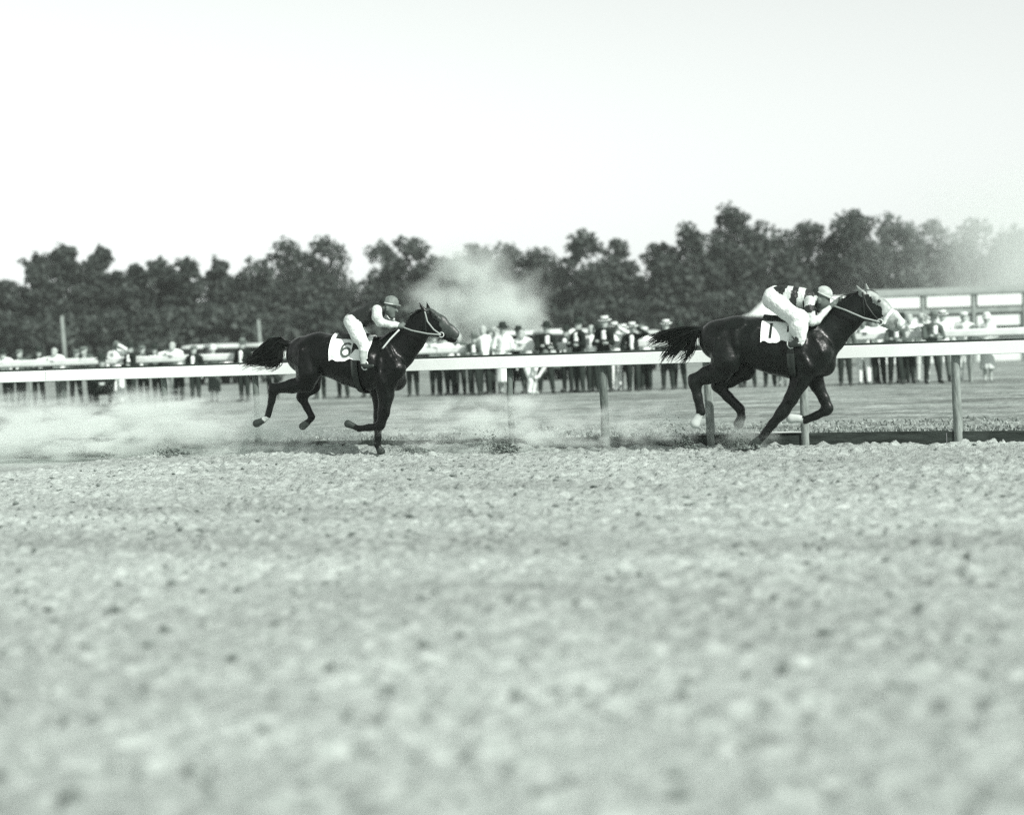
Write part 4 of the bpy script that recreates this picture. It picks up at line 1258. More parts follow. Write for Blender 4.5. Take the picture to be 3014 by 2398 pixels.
for px, back, pose, outfit, hat, sc, turn, label in CROWD:
    p = on_rail2(px, back)
    o = obj('person', person_data(pose, outfit), None, p, ANG2 + R(turn))
    o.scale = (sc, sc, sc)
    tag(o, label, 'person', 'spectators along the far rail')
    if hat:
        h = HEADS[pose]
        q = obj('hat', hat_data(hat), o, (h[0], h[1] + 0.012, h[2] + 0.062))
        q.rotation_euler = (R(8), 0, 0)
p = on_rail2(1566, -0.7)
o = obj('person', person_data('bend', 'allwhite'), None, p, ANG2 + R(75))
o.scale = (1.05, 1.05, 1.05)
tag(o, 'small child in white bending on the grass in front of the far rail', 'person')
# white bundle hung over the far rail
mb = MB()
vs = []
for i in range(9):
    a = math.pi * i / 8
    for j in range(7):
        wv = 0.02 * math.sin(j * 1.7 + i)
        vs.append((-0.17 + 0.34 * j / 6, -0.055 - 0.03 * math.sin(a) - wv * 0.4, 0.86 + 0.36 * (1 - i / 8) + wv * 0.6))
fs = [(i * 7 + j, i * 7 + j + 1, (i + 1) * 7 + j + 1, (i + 1) * 7 + j) for i in range(8) for j in range(6)]
mb.add(vs, fs)
mb.add([(x, y + 0.10 + 0.04 * (k % 3), z) for k, (x, y, z) in enumerate(vs)], [f[::-1] for f in fs])
o = mb.build('folded_coat', M['shirt'], None, True, on_rail2(1392, 0), ANG2)
tag(o, 'white folded coat hung over the far rail right of the black horse', 'coat')

# ================================================================== PARKED CARS BEHIND THE CROWD
def car_parts(paint, roof):
    """tall sedan of its day; local: nose to -X, wheels on z=0"""
    out = []
    def loft(secs, cap=True):
        n = len(secs[0]); vs = [p for s_ in secs for p in s_]; fs = []
        for i in range(len(secs) - 1):
            for k in range(n):
                fs.append((i * n + k, i * n + (k + 1) % n, (i + 1) * n + (k + 1) % n, (i + 1) * n + k))
        fs += [tuple(range(n))[::-1], tuple(range((len(secs) - 1) * n, len(secs) * n))]
        return vs, fs
    def sec(x, w, z0, z1, rd):
        return [(x, -w + rd, z0), (x, w - rd, z0), (x, w, z0 + rd), (x, w, z1 - rd), (x, w - rd, z1), (x, -w + rd, z1), (x, -w, z1 - rd), (x, -w, z0 + rd)]
    mb = MB()
    mb.add(*loft([sec(-1.95, 0.26, 0.55, 1.05, 0.08), sec(-1.8, 0.31, 0.50, 1.14, 0.10), sec(-0.75, 0.46, 0.45, 1.20, 0.12), sec(-0.6, 0.64, 0.42, 1.22, 0.12),
                   sec(0.9, 0.70, 0.42, 1.22, 0.14), sec(1.55, 0.66, 0.45, 1.18, 0.16), sec(1.75, 0.55, 0.55, 1.0, 0.16)]))
    out.append(('body', mb.mesh('body', paint, True), (0, 0, 0), None))
    for (px_, pw) in ((-0.55, 0.05), (0.32, 0.06), (1.30, 0.10)):
        for y in (-0.60, 0.60):
            mb = MB().box(px_ - pw / 2, px_ + pw / 2, y - 0.03, y + 0.03, 1.19, 1.72)
            out.append(('pillar', mb.mesh('pillar', paint), (0, 0, 0), None))
    mb = MB()
    mb.add(*loft([sec(-0.72, 0.58, 1.70, 1.76, 0.02), sec(-0.55, 0.64, 1.69, 1.83, 0.05), sec(0.4, 0.66, 1.69, 1.88, 0.07), sec(1.3, 0.62, 1.67, 1.84, 0.07), sec(1.45, 0.5, 1.66, 1.76, 0.04)]))
    out.append(('roof', mb.mesh('roof', roof, True), (0, 0, 0), None))
    for bx in ((-0.52, 0.29, -0.608, -0.592, 1.225, 1.685), (0.35, 1.25, -0.608, -0.592, 1.225, 1.685), (-0.52, 0.29, 0.592, 0.608, 1.225, 1.685),
               (0.35, 1.25, 0.592, 0.608, 1.225, 1.685), (-0.57, -0.555, -0.56, 0.56, 1.225, 1.69), (1.335, 1.35, -0.5, 0.5, 1.225, 1.66)):
        out.append(('window', MB().box(*bx).mesh('window', M['glass']), (0, 0, 0), None))
    for x in (-1.35, 1.15):
        for y in (-0.70, 0.70):
            mb = MB()
            rot = Matrix.Rotation(R(90), 3, 'X')
            mb.lathe([(0.20, -0.05), (0.30, -0.07), (0.345, -0.045), (0.345, 0.045), (0.30, 0.07), (0.20, 0.05)], 18, 0, 1, 1, rot)
            mb.lathe([(0.0, -0.06), (0.07, -0.055), (0.20, -0.03), (0.20, 0.03), (0.07, 0.055), (0.0, 0.06)], 18, 1, 1, 1, rot)
            out.append(('wheel', mb.mesh('wheel', [M['tyre'], paint], True), (x, y, 0.345), None))
            mb = MB()
            vs = []
            for i in range(9):
                a = R(-8) + (R(196) * i / 8)
                for yy in (-0.13, 0.13):
                    vs.append((0.43 * math.cos(a), yy, 0.41 * math.sin(a)))
            mb.add(vs, [(2 * i, 2 * i + 1, 2 * i + 3, 2 * i + 2) for i in range(8)])
            mb.add([(vx * 0.96, vy, vz * 0.96 - 0.006) for vx, vy, vz in vs], [(2 * i, 2 * i + 2, 2 * i + 3, 2 * i + 1) for i in range(8)])
            out.append(('fender', mb.mesh('fender', M['car_dark'], True), (x, y, 0.37), None))
    for y in (-0.42, 0.42):
        mb = MB()
        mb.lathe([(0.0, -0.10), (0.06, -0.08), (0.10, 0.0), (0.105, 0.05), (0.0, 0.06)], 14, 0, 1, 1, Matrix.Rotation(R(-90), 3, 'Y'))
        out.append(('headlight', mb.mesh('headlight', M['chrome'], True), (-1.86, y, 0.86), None))
    mb = MB()
    mb.tube([(-2.1, -0.7, 0.45), (-2.15, 0, 0.45), (-2.1, 0.7, 0.45)], 0.04, 8)
    out.append(('bumper', mb.mesh('bumper', M['chrome'], True), (0, 0, 0), None))
    return out
CARS = {}
def car(px, depth, turn, paint, roof, label):
    key = (paint, roof)
    if key not in CARS:
        CARS[key] = car_parts(M[paint], M[roof])
    e = empty('parked_car', spot(px, depth, INF), R(turn))
    for name, me, loc, _ in CARS[key]:
        obj(name, me, e, loc)
    tag(e, label, 'car', 'cars parked behind the crowd')
car(590, 84, 75, 'car_grey', 'canvas_roof', 'grey car with pale roof, leftmost of the cars left of the black horse')
car(650, 82, -66, 'car_dark', 'car_light', 'dark car with light roof, second of the cars left of the black horse')
car(706, 86, 100, 'car_light', 'canvas_roof', 'light car, third of the cars left of the black horse')
car(762, 84, 80, 'car_grey', 'car_light', 'grey car nearest the black horse tail')
car(1500, 66, 95, 'car_light', 'canvas_roof', 'light car in the pale smoke behind the large dark hat')
car(1562, 68, 80, 'car_grey', 'canvas_roof', 'grey car with pale roof behind the bareheaded leaning man')
car(1632, 66, -75, 'car_light', 'canvas_roof', 'light car behind the man in the wide dark hat')
car(1706, 67, 84, 'car_grey', 'car_light', 'grey car with light roof behind the two men in black suits')
car(1752, 72, 97, 'car_light', 'canvas_roof', 'light car behind the white boater man')
car(1820, 80, 85, 'car_dark', 'canvas_roof', 'dark car with pale roof behind the figure with straw hat')
car(1900, 82, 100, 'car_dark', 'car_light', 'dark car with light roof behind the dark horse tail')

# ================================================================== PAVILION, TENT AND POLES
pv = empty('pavilion', spot(2800, 76, INF), R(-6))
pv.scale = (1, 1, 0.95)
W0, W1 = -3.3, 5.2
mb = MB()
mb.add([(W0 - 0.3, -0.5, 3.06), (W1 + 0.3, -0.5, 3.06), (W1 + 0.3, 3.6, 3.42), (W0 - 0.3, 3.6, 3.42), (W0 - 0.3, -0.5, 3.16), (W1 + 0.3, -0.5, 3.16), (W1 + 0.3, 3.6, 3.52), (W0 - 0.3, 3.6, 3.52)], BOXF)
mb.build('roof', M['grey_wood'], pv)
nb = 4
for i in range(nb):
    a, c = W0 + (W1 - W0) * i / nb, W0 + (W1 - W0) * (i + 1) / nb
    MB().box(a + 0.14, c - 0.14, -0.46, -0.42, 2.52, 3.04, 0, 0.008).build('fascia_panel', M['white_paint'], pv)
    MB().box(a + 0.14, c - 0.14, -0.30, -0.26, 1.62, 2.12, 0, 0.008).build('awning_panel', M['canvas'], pv)
    MB().box(a + 0.10, c - 0.10, -0.32, -0.26, 0.02, 1.02, 0, 0.008).build('counter_panel', M['old_white'], pv)
    MB().box(a + 0.05, c - 0.05, -0.50, -0.10, 1.03, 1.08, 0, 0.008).build('counter_top', M['grey_wood'], pv)
MB().box(W0, W1, -0.40, -0.34, 2.22, 2.46).build('crossbeam', M['grey_wood'], pv)
MB().box(W0, W1, 3.3, 3.36, 0.0, 3.3).build('back_wall', M['grey_wood'], pv)
for i in range(nb + 1):
    a = W0 + (W1 - W0) * i / nb
    MB().box(a - 0.07, a + 0.07, -0.44, -0.28, 0.0, 3.05).build('post', M['grey_wood'], pv)
tag(pv, 'long white open-fronted pavilion with pale panels right of the dark horse head', 'pavilion')

tn = empty('marquee', spot(2342, 92, INF), R(10))
x0, x1, y1, ze, zr = -1.9, 4.6, 4.2, 2.55, 3.5
mb = MB()
nseg = 12
vs, fs = [], []
for i in range(nseg + 1):
    xx = x0 + (x1 - x0) * i / nseg
    sag = 0.06 * math.sin(math.pi * ((i * 3 % nseg) / nseg))
    hip = min(1.0, (xx - x0) / 1.1, (x1 - xx) / 1.1)
    zt = ze + (zr - ze) * max(hip, 0.02)
    yy = y1 / 2
    vs += [(xx, -0.15, ze - 0.05), (xx, yy * 0.5, ze + (zt - ze) * 0.47 - sag), (xx, yy, zt), (xx, yy * 1.5, ze + (zt - ze) * 0.47 - sag), (xx, y1 + 0.15, ze - 0.05)]
for i in range(nseg):
    for k in range(4):
        fs.append((i * 5 + k, (i + 1) * 5 + k, (i + 1) * 5 + k + 1, i * 5 + k + 1))
mb.add(vs, fs)
mb.build('canvas_roof', M['canvas'], tn, True)
mb = MB()
for i in range(26):
    xx = x0 + (x1 - x0) * i / 26; xw = (x1 - x0) / 26
    mb.box(xx, xx + xw - 0.01, 0.02 + 0.03 * (i % 2), 0.05 + 0.03 * (i % 2), 0.0, ze)
mb.build('canvas_wall', M['grey_wood'], tn)
for xx in (x0 + 0.1, (x0 + x1) / 2, x1 - 0.1):
    MB().tube([(xx, -0.1, 0), (xx, -0.1, ze)], 0.05, 8).build('tent_pole', M['post_wood'], tn)
tag(tn, 'white canvas marquee with hipped roof behind the leading rider', 'tent')

def pole(px, depth, h, m, label):
    mb = MB()
    mb.tube([(0, 0, -0.2), (-0.05, 0.02, h * 0.5), (-0.12, 0, h)], [0.13, 0.11, 0.085], 10)
    e = mb.build('wooden_pole', m, None, True, spot(px, depth, INF))
    tag(e, label, 'pole')
pole(196, 100, 3.9, M['pale_bark'], 'pale wooden pole before the pines at the left')
pole(772, 112, 3.6, M['pale_bark'], 'pale wooden pole before the trees above the black horse tail')

# ================================================================== TREES
def leaf_cloud(lobes, n, size, r, flat=0.0):
    """leaf-sized faces spread through the lobes, thickest near their skins; lobes: (x, y, z, rx, ry, rz)"""
    lob = np.array(lobes)
    wgt = (lob[:, 3] * lob[:, 5]) ** 1.0
    pick = r.choice(len(lob), n, p=wgt / wgt.sum())
    q = r.normal(size=(n, 3)); q /= np.linalg.norm(q, axis=1)[:, None]
    rad = r.random(n) ** 0.42 * 1.06
    C = lob[pick, :3] + q * rad[:, None] * lob[pick, 3:6]
    nrm = q * 0.6 + r.normal(size=(n, 3)) * 0.75 + np.array([0, 0, 0.25])
    nrm[:, 2] *= 1 + flat
    nrm /= np.linalg.norm(nrm, axis=1)[:, None]
    a = np.cross(nrm, r.normal(size=(n, 3))); a /= np.linalg.norm(a, axis=1)[:, None]
    b_ = np.cross(nrm, a)
    s_ = size * r.uniform(0.55, 1.3, n)[:, None]
    el = r.uniform(0.45, 0.8, n)[:, None]
    v = np.stack([C - a * s_ , C + b_ * s_ * el + nrm * s_ * 0.12, C + a * s_, C - b_ * s_ * el + nrm * s_ * 0.12], 1)
    return v.reshape(-1, 3), np.arange(n * 4).reshape(n, 4)

def broadleaf(px, top_y, width_px, depth, m, label, seed, n=4200, low=0.12, lobes_n=34, shape=0.9):
    r = np.random.default_rng(seed)
    base = spot(px, depth, INF)
    H = at(px, top_y, depth).z - INF
    Wd = width_px * depth / FPX
    Wd *= 1.28
    lobes = []
    for i in range(lobes_n):
        f = (i + 0.5) / lobes_n
        env = (1 - max(0.0, (f - 0.42) / 0.58) ** 2.3) ** 0.5 * (0.72 + 0.28 * min(1.0, f / 0.35)) * shape
        a = i * 2.399 + r.uniform(-0.6, 0.6)
        rr = Wd * 0.5 * env * r.uniform(0.30, 0.95)
        s_ = Wd * r.uniform(0.11, 0.25) * (1.0 if f < 0.75 else r.uniform(0.5, 0.95))
        z = H * (low + (1.0 - low) * f) - s_ * r.uniform(0.4, 0.9)
        lobes.append((rr * math.cos(a), rr * math.sin(a) * 0.85, min(z, H - s_ * 0.7), s_, s_, s_ * 0.8))
    lobes.append((0, 0, H * 0.45, Wd * 0.36, Wd * 0.30, H * 0.38))
    lobes.append((0, 0, H * 0.25, Wd * 0.42, Wd * 0.30, H * 0.24))
    v, f = leaf_cloud(lobes, int(n * 1.9), 0.22, r)
    e = empty('tree', base, r.uniform(0, 0.4))
    obj('crown', mesh_from('crown', v, f, m), e)
    mb = MB()
    tr_ = 0.018 * H + 0.06
    mb.tube([(0, 0, -0.2), (0.05 * H * r.uniform(-.4, .4), 0, H * 0.3), (0.0, 0.0, H * 0.62)], [tr_ * 1.3, tr_, tr_ * 0.45], 8)
    for i in range(5):
        lb = lobes[int(r.integers(4, lobes_n))]
        z0 = H * r.uniform(0.22, 0.45)
        mb.tube([(0, 0, z0), (lb[0] * 0.5, lb[1] * 0.5, (z0 + lb[2]) * 0.52), (lb[0], lb[1], lb[2])], [tr_ * 0.5, tr_ * 0.35, tr_ * 0.12], 6)
    mb.build('trunk', M['bark'], e, True)
    tag(e, label, 'tree', 'trees along the far side of the infield')

def pine(px, top_y, width_px, depth, m, label, seed, n=4200):
    r = np.random.default_rng(seed)
    base = spot(px, depth, INF)
    H = at(px, top_y, depth).z - INF
    Wd = width_px * depth / FPX
    lobes, limbs = [], []
    Wd *= 1.2
    nb_ = 62
    for i in range(nb_):
        f = (i + r.random()) / nb_
        z = H * (0.06 + 0.88 * f)
        l2 = (Wd * 0.56 * (1 - f ** 1.6) ** 0.75 + Wd * 0.07) * r.uniform(0.5, 1.12)
        a = r.uniform(0, 2 * math.pi)
        lift = r.uniform(0.05, 0.55) * l2
        for t in (0.4, 0.7, 1.0):
            s_ = Wd * 0.085 * r.uniform(0.7, 1.4) * (1.15 - 0.4 * t)
            lobes.append((math.cos(a) * l2 * t, math.sin(a) * l2 * t, min(z + lift * t ** 1.5, H - 0.3), s_ * 1.25, s_ * 1.25, s_ * 0.8))
        limbs.append(((0, 0, z - 0.05 * l2), (math.cos(a) * l2, math.sin(a) * l2, min(z + lift, H - 0.3))))
    lobes.append((0, 0, H * 0.38, Wd * 0.25, Wd * 0.25, H * 0.28))
    for j in range(5):
        lobes.append((r.normal(0, 0.04 * Wd), r.normal(0, 0.04 * Wd), H - 0.3 - 0.25 * j, 0.22 + 0.05 * j, 0.22 + 0.05 * j, 0.42))
    v, f = leaf_cloud(lobes, int(n * 1.7), 0.21, r, 0.5)
    e = empty('pine_tree', base, r.uniform(0, 0.4))
    obj('crown', mesh_from('crown', v, f, m), e)
    mb = MB()
    mb.tube([(0, 0, -0.2), (0.1, 0, H * 0.5), (0, 0, H * 0.97)], [0.20, 0.14, 0.03], 8)
    for a, c in limbs[::2]:
        mb.tube([a, c], [0.05, 0.015], 5)
    mb.build('trunk', M['bark'], e, True)
    tag(e, label, 'tree', 'trees along the far side of the infield')

pine(15, 822, 190, 138, M['needle'], 'low pine cut by the left edge of the picture', 11, 3600)
pine(125, 742, 170, 134, M['needle'], 'pine with ragged boughs at the upper left of the tree line', 12)
pine(205, 712, 190, 136, M['needle'], 'tallest pine of the left group, second from the left edge', 13, 4800)
pine(318, 716, 170, 137, M['needle'], 'pine with a pointed top right of the tallest left pine', 14, 4600)
pine(408, 772, 150, 132, M['leaf_b'], 'low dark pine third right of the tallest left pine', 15)
pine(490, 754, 170, 136, M['needle'], 'pine with a spread top midway between left edge and black horse', 16, 4600)
pine(556, 752, 150, 134, M['leaf_b'], 'pine with a narrow double top left of the lone sapling crown', 17)
pine(655, 756, 140, 138, M['needle'], 'slender pine standing left of the first big round tree', 18)
broadleaf(762, 752, 190, 140, M['leaf_b'], 'dark tree stepping up to the first big round crown', 19)
broadleaf(870, 700, 200, 142, M['leaf_b'], 'big round tree left half of the crown pair above the black horse rump', 20, 5200)
broadleaf(975, 696, 190, 144, M['leaf_b'], 'big round tree right half of the crown pair above the black horse rump', 21, 5200)
broadleaf(1100, 800, 90, 146, M['leaf_a'], 'low thin tree in the gap of sky above the trailing rider', 22, 1800)
broadleaf(1135, 705, 110, 150, M['leaf_a'], 'thin-crowned tree with sky holes right of the sky gap', 23, 1700, 0.35)
broadleaf(1205, 698, 190, 140, M['leaf_b'], 'rounded tree above the trailing rider cap', 24, 5000)
broadleaf(1300, 752, 170, 138, M['leaf_a'], 'lower tree behind the left side of the smoke', 25, 4200)
broadleaf(1405, 716, 180, 146, M['leaf_a'], 'tree rising behind the top of the smoke, left', 26)
broadleaf(1495, 706, 200, 146, M['leaf_a'], 'tree rising behind the top of the smoke, right', 27, 4600)
broadleaf(1600, 728, 190, 144, M['leaf_a'], 'even-topped tree right of the smoke', 28, 4600)
broadleaf(1735, 676, 200, 140, M['leaf_a'], 'tall tree above the two men in black suits', 29, 5000)
broadleaf(1830, 696, 130, 142, M['leaf_b'], 'narrow tree left of the small dip in the tree line', 30)
broadleaf(1950, 708, 160, 136, M['leaf_b'], 'dark tree at the right of the small dip in the tree line', 31, 4600)
broadleaf(2040, 656, 200, 134, M['leaf_b'], 'dark tree sloping up towards the highest crown', 32, 5200)
broadleaf(2160, 592, 190, 136, M['leaf_b'], 'highest tree of the line, left of the leading rider', 33, 5600)
broadleaf(2270, 648, 220, 138, M['leaf_b'], 'broad tree behind the leading rider', 34, 5400)
broadleaf(2395, 642, 220, 142, M['leaf_a'], 'broad tree above the leading rider cap', 35, 5200)
broadleaf(2520, 612, 230, 140, M['leaf_a'], 'tall round tree above the dark horse head', 36, 5400)
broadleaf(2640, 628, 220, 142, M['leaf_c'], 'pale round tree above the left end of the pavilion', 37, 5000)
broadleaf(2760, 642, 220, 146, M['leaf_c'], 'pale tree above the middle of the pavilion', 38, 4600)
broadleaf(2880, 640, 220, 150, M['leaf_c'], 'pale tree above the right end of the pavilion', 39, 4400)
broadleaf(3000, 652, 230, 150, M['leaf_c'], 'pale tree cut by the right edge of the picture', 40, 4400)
for q_, (px, ty, wd, lb) in enumerate(((70, 835, 200, 'dark tree filling behind the first two pines from the left'), (280, 785, 210, 'dark tree filling behind the tallest left pine and the pointed one'),
                                      (440, 805, 210, 'dark tree filling behind the low dark pine'), (600, 808, 210, 'dark tree filling behind the double-topped pine'), (700, 815, 180, 'dark tree filling behind the slender pine'))):
    broadleaf(px, ty, wd, 152, M['leaf_b'], lb, 60 + q_, 3600)
# undergrowth that closes the foot of the tree line
for i, (px, ty, wp) in enumerate(((60, 905, 330), (330, 900, 330), (590, 890, 330), (850, 880, 330), (1110, 885, 330), (1370, 880, 330), (1640, 870, 330), (1900, 850, 330), (2160, 840, 330), (2420, 850, 330), (2680, 850, 330), (2940, 850, 330))):
    r = np.random.default_rng(100 + i)
    d = 128.0
    base = spot(px, d, INF)
    H = at(px, ty, d).z - INF
    Wd = wp * d / FPX
    lobes = [(Wd * r.uniform(-0.5, 0.5), r.uniform(-0.8, 2.5), H * r.uniform(0.15, 0.78), Wd * 0.15, 1.3, H * 0.20) for _ in range(26)]
    v, f = leaf_cloud(lobes, 3400, 0.30, r)
    e = obj('hedge_shrub', mesh_from('hedge_shrub', v, f, M[('leaf_b', 'leaf_a', 'needle')[i % 3]]), None, base)
    ordn = ['first', 'second', 'third', 'fourth', 'fifth', 'sixth', 'seventh', 'eighth', 'ninth', 'tenth', 'eleventh', 'twelfth'][i]
    tag(e, 'dense dark undergrowth at the foot of the trees, %s clump from the left' % ordn, 'shrub', 'undergrowth below the trees')

# ================================================================== DUST, DIRT AND SMOKE
def cloud(name, label, loc, size, density, v, scale, seed, rz=0.0, lo=0.42, hi=0.72, cat='dust', power=1.0):
    m = bpy.data.materials.new(name)
    m.use_nodes = True
    t = m.node_tree
    t.nodes.clear()
    out = t.nodes.new('ShaderNodeOutputMaterial')
    pv_ = t.nodes.new('ShaderNodeVolumePrincipled')
    pv_.inputs['Color'].default_value = tint(v)
    pv_.inputs['Anisotropy'].default_value = 0.2
    tc = t.nodes.new('ShaderNodeTexCoord')
    ln = t.nodes.new('ShaderNodeVectorMath'); ln.operation = 'LENGTH'
    wz = t.nodes.new('ShaderNodeTexNoise')
    wz.inputs['Scale'].default_value = 1.6
    wz.inputs['Detail'].default_value = 2.0
    off_ = t.nodes.new('ShaderNodeVectorMath'); off_.operation = 'ADD'
    off_.inputs[1].default_value = (seed * 5.3, seed * 2.9, seed * 4.1)
    t.links.new(tc.outputs['Object'], off_.inputs[0])
    t.links.new(off_.outputs[0], wz.inputs[0])
    sb = t.nodes.new('ShaderNodeVectorMath'); sb.operation = 'SUBTRACT'
    sb.inputs[1].default_value = (0.5, 0.5, 0.5)
    t.links.new(wz.outputs['Color'], sb.inputs[0])
    sm = t.nodes.new('ShaderNodeVectorMath'); sm.operation = 'SCALE'
    sm.inputs['Scale'].default_value = 2.0
    t.links.new(sb.outputs[0], sm.inputs[0])
    ad = t.nodes.new('ShaderNodeVectorMath'); ad.operation = 'ADD'
    t.links.new(tc.outputs['Object'], ad.inputs[0]); t.links.new(sm.outputs[0], ad.inputs[1])
    edge_ = t.nodes.new('ShaderNodeVectorMath'); edge_.operation = 'LENGTH'
    t.links.new(tc.outputs['Object'], edge_.inputs[0])
    rim = t.nodes.new('ShaderNodeMapRange')
    rim.inputs[1].default_value = 0.75; rim.inputs[2].default_value = 0.99
    rim.inputs[3].default_value = 1.0; rim.inputs[4].default_value = 0.0
    t.links.new(edge_.outputs['Value'], rim.inputs[0])
    t.links.new(ad.outputs[0], ln.inputs[0])
    fall = t.nodes.new('ShaderNodeMapRange')
    fall.inputs[1].default_value = 0.1; fall.inputs[2].default_value = 0.95
    fall.inputs[3].default_value = 1.0; fall.inputs[4].default_value = 0.0
    fall.interpolation_type = 'SMOOTHSTEP'
    t.links.new(ln.outputs['Value'], fall.inputs[0])
    mp = t.nodes.new('ShaderNodeMapping')
    mp.inputs['Location'].default_value = (seed * 3.1, seed * 1.7, seed)
    mp.inputs['Scale'].default_value = scale
    t.links.new(tc.outputs['Object'], mp.inputs[0])
    nz = t.nodes.new('ShaderNodeTexNoise')
    nz.inputs['Scale'].default_value = 1.0
    nz.inputs['Detail'].default_value = 5.0
    nz.inputs['Roughness'].default_value = 0.6
    t.links.new(mp.outputs[0], nz.inputs[0])
    mr = t.nodes.new('ShaderNodeMapRange')
    mr.inputs[1].default_value = lo; mr.inputs[2].default_value = hi
    mr.inputs[3].default_value = 0.0; mr.inputs[4].default_value = 1.0
    t.links.new(nz.outputs[0], mr.inputs[0])
    m1 = t.nodes.new('ShaderNodeMath'); m1.operation = 'MULTIPLY'
    t.links.new(fall.outputs[0], m1.inputs[0]); t.links.new(mr.outputs[0], m1.inputs[1])
    m2 = t.nodes.new('ShaderNodeMath'); m2.operation = 'MULTIPLY'
    m2.inputs[1].default_value = density
    t.links.new(m1.outputs[0], m2.inputs[0])
    m3 = t.nodes.new('ShaderNodeMath'); m3.operation = 'MULTIPLY'
    t.links.new(m2.outputs[0], m3.inputs[0]); t.links.new(rim.outputs[0], m3.inputs[1])
    t.links.new(m3.outputs[0], pv_.inputs['Density'])
    t.links.new(pv_.outputs[0], out.inputs['Volume'])
    mb = MB()
    mb.lathe([(math.sin(math.pi * i / 12) + 1e-4, -math.cos(math.pi * i / 12)) for i in range(13)], 20)
    o = mb.build(name, m, None, True, loc, rz)
    o.scale = size
    tag(o, label, cat, None, 'stuff')
    return o
def on_line(px, off, z):
    p = along_rail(px, off)
    return Vector((p.x, p.y, z))
cloud('dust_cloud', 'pale dust hanging behind the trailing horse at the left', on_line(120, -0.3, 0.36), (4.4, 1.3, 0.66), 11.0, 0.985, (8.0, 2.2, 3.4), 1, RAIL_ANG, 0.44, 0.62)
cloud('dust_cloud', 'pale dust under and behind the black horse hind legs', on_line(700, -0.4, 0.32), (2.4, 0.9, 0.56), 9.0, 0.985, (6.0, 2.2, 3.2), 2, RAIL_ANG, 0.46, 0.62)
cloud('dust_cloud', 'dust puff between the black horse and the dark horse', on_line(1400, -0.5, 0.32), (2.0, 0.8, 0.52), 8.0, 0.97, (5.5, 2.2, 3.2), 3, RAIL_ANG, 0.46, 0.62)
cloud('dust_cloud', 'thin dust trailing from the dark horse hind hooves', on_line(1880, -0.7, 0.28), (1.2, 0.6, 0.42), 6.5, 0.95, (4.5, 2.2, 3.0), 4, RAIL_ANG, 0.46, 0.62)
cloud('dust_cloud', 'brown dust thrown up by the dark horse landing fore hoof', on_line(2190, -1.0, 0.18), (0.48, 0.35, 0.30), 12.0, 0.75, (3.0, 2.2, 2.6), 5, RAIL_ANG)
cloud('smoke_plume', 'pale smoke plume rising behind the crowd right of the black horse', at(1425, 885, 92), (4.8, 2.2, 3.7), 1.5, 0.995, (2.4, 1.5, 1.8), 9, 0.0, 0.34, 0.60, 'smoke')
cloud('fade_veil', 'added pale veil imitating a bright fade over the pavilion and trees at the right edge', at(3130, 850, 86), (11.5, 14.0, 9.0), 0.16, 0.995, (0.8, 0.8, 0.8), 3, 0.0, 0.22, 0.55, 'haze')  # added volume that imitates a bright fade at the right edge

def dirt_spray(px, off, seed, spread, n, back, label, hmax=0.5):
    """clods flying back and up from a hoof"""
    r = random.Random(seed)
    base = on_line(px, off, 0.02)
    mb = MB()
    for _ in range(int(n * 2.4)):
        t = r.random() ** 1.1
        c = Vector((-back * t * r.uniform(0.4, 1.2) + r.gauss(0, 0.05), r.gauss(0, spread * 0.5), 0.02 + hmax * t * r.uniform(0.1, 1.0) ** 1.3))
        s_ = r.uniform(0.004, 0.017) * (1.35 - t) * (1.5 if r.random() < 0.08 else 1)
        pts = [Vector((r.gauss(0, 1), r.gauss(0, 1), r.gauss(0, 1))).normalized() * s_ * r.uniform(0.7, 1.3) for _ in range(6)]
        vs = [c + Vector((s_ * q * r.uniform(.7, 1.3), 0, 0)) for q in (1, -1)] + [c + Vector((0, s_ * q * r.uniform(.7, 1.3), 0)) for q in (1, -1)] + [c + Vector((0, 0, s_ * q * r.uniform(.6, 1.1))) for q in (1, -1)]
        mb.add(vs, [(0, 2, 4), (2, 1, 4), (1, 3, 4), (3, 0, 4), (2, 0, 5), (1, 2, 5), (3, 1, 5), (0, 3, 5)])
    o = mb.build('flying_dirt', M['clod'], None, False, base, RAIL_ANG)
    tag(o, label, 'dirt', None, 'stuff')
dirt_spray(2200, -1.08, 1, 0.22, 420, 0.30, 'dark dirt bursting round the dark horse landing fore hoof', 0.26)
dirt_spray(2040, -1.0, 2, 0.12, 120, 0.75, 'streak of clods thrown up behind the dark horse', 0.62)
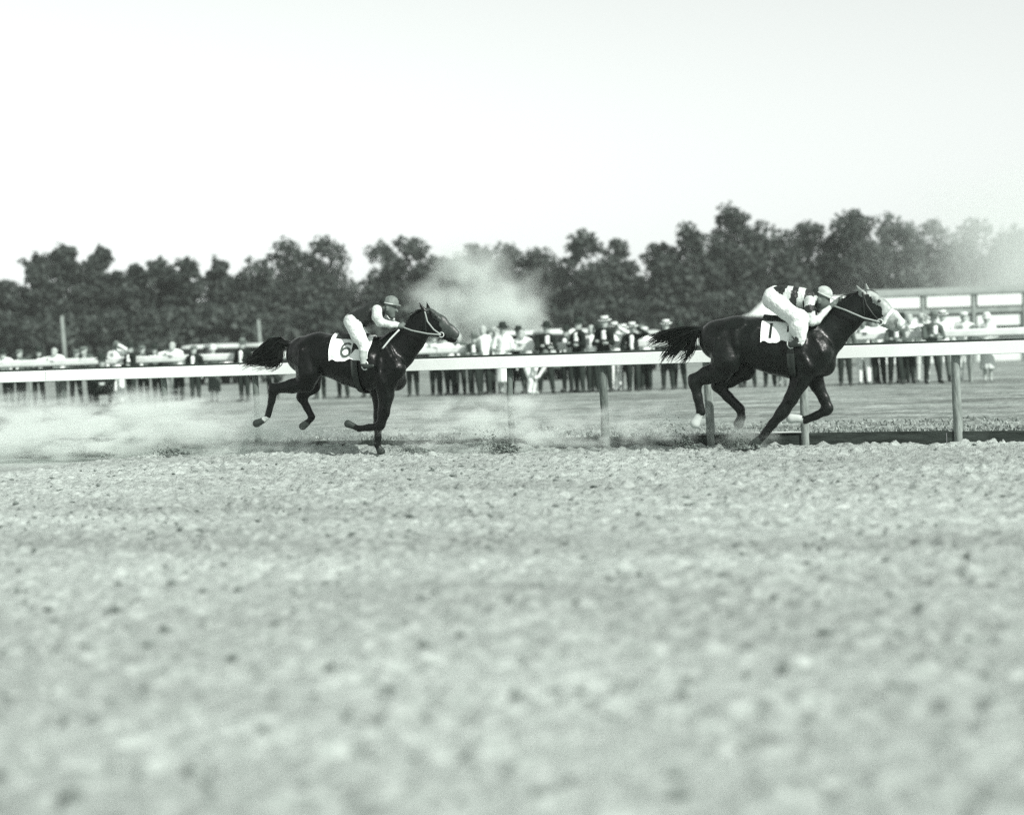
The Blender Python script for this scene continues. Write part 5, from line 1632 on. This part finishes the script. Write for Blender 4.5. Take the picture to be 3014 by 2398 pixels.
dirt_spray(1500, -0.9, 3, 0.2, 260, 0.50, 'dark clods thrown up midway between the two horses', 0.34)
dirt_spray(1240, -0.9, 4, 0.2, 160, 0.55, 'clods skidding on the track ahead of the black horse fore hoof', 0.16)
dirt_spray(520, -0.8, 5, 0.2, 160, 0.4, 'few clods in the dust behind the black horse', 0.14)
dirt_spray(300, -0.8, 6, 0.2, 200, 0.5, 'clods near the ground in the dust at the left', 0.14)

def shadow_clods():  # dark clods stand in for the small shadows of the pitted track
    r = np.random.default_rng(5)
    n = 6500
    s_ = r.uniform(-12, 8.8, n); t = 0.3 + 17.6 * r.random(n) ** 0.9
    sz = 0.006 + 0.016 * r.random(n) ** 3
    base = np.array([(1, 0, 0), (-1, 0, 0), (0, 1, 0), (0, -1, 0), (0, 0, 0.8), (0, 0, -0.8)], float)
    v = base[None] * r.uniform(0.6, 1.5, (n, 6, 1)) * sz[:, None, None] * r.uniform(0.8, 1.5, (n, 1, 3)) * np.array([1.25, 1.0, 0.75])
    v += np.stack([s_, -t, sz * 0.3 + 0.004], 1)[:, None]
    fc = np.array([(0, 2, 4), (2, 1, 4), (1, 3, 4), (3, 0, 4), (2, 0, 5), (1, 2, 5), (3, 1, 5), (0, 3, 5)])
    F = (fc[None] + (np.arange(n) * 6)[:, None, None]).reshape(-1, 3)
    o = obj('dark_clods', mesh_from('dark_clods', v.reshape(-1, 3), F, M['clod']), None, FOOT, GROUND_ANG)
    tag(o, 'small dark clods standing in for shadowed pits over the dirt track', 'dirt', None, 'stuff')
shadow_clods()

# the air between the rail and the trees
m = bpy.data.materials.new('haze_air')
m.use_nodes = True
t = m.node_tree
t.nodes.clear()
out = t.nodes.new('ShaderNodeOutputMaterial')
pvn = t.nodes.new('ShaderNodeVolumePrincipled')
pvn.inputs['Color'].default_value = tint(0.95)
pvn.inputs['Density'].default_value = 0.00035
t.links.new(pvn.outputs[0], out.inputs['Volume'])
mb = MB().box(-760, 760, -330, 980, -1.1, 18.5)
hz = mb.build('haze', m, None)
tag(hz, 'thin pale haze over the whole race course', 'haze', None, 'stuff')
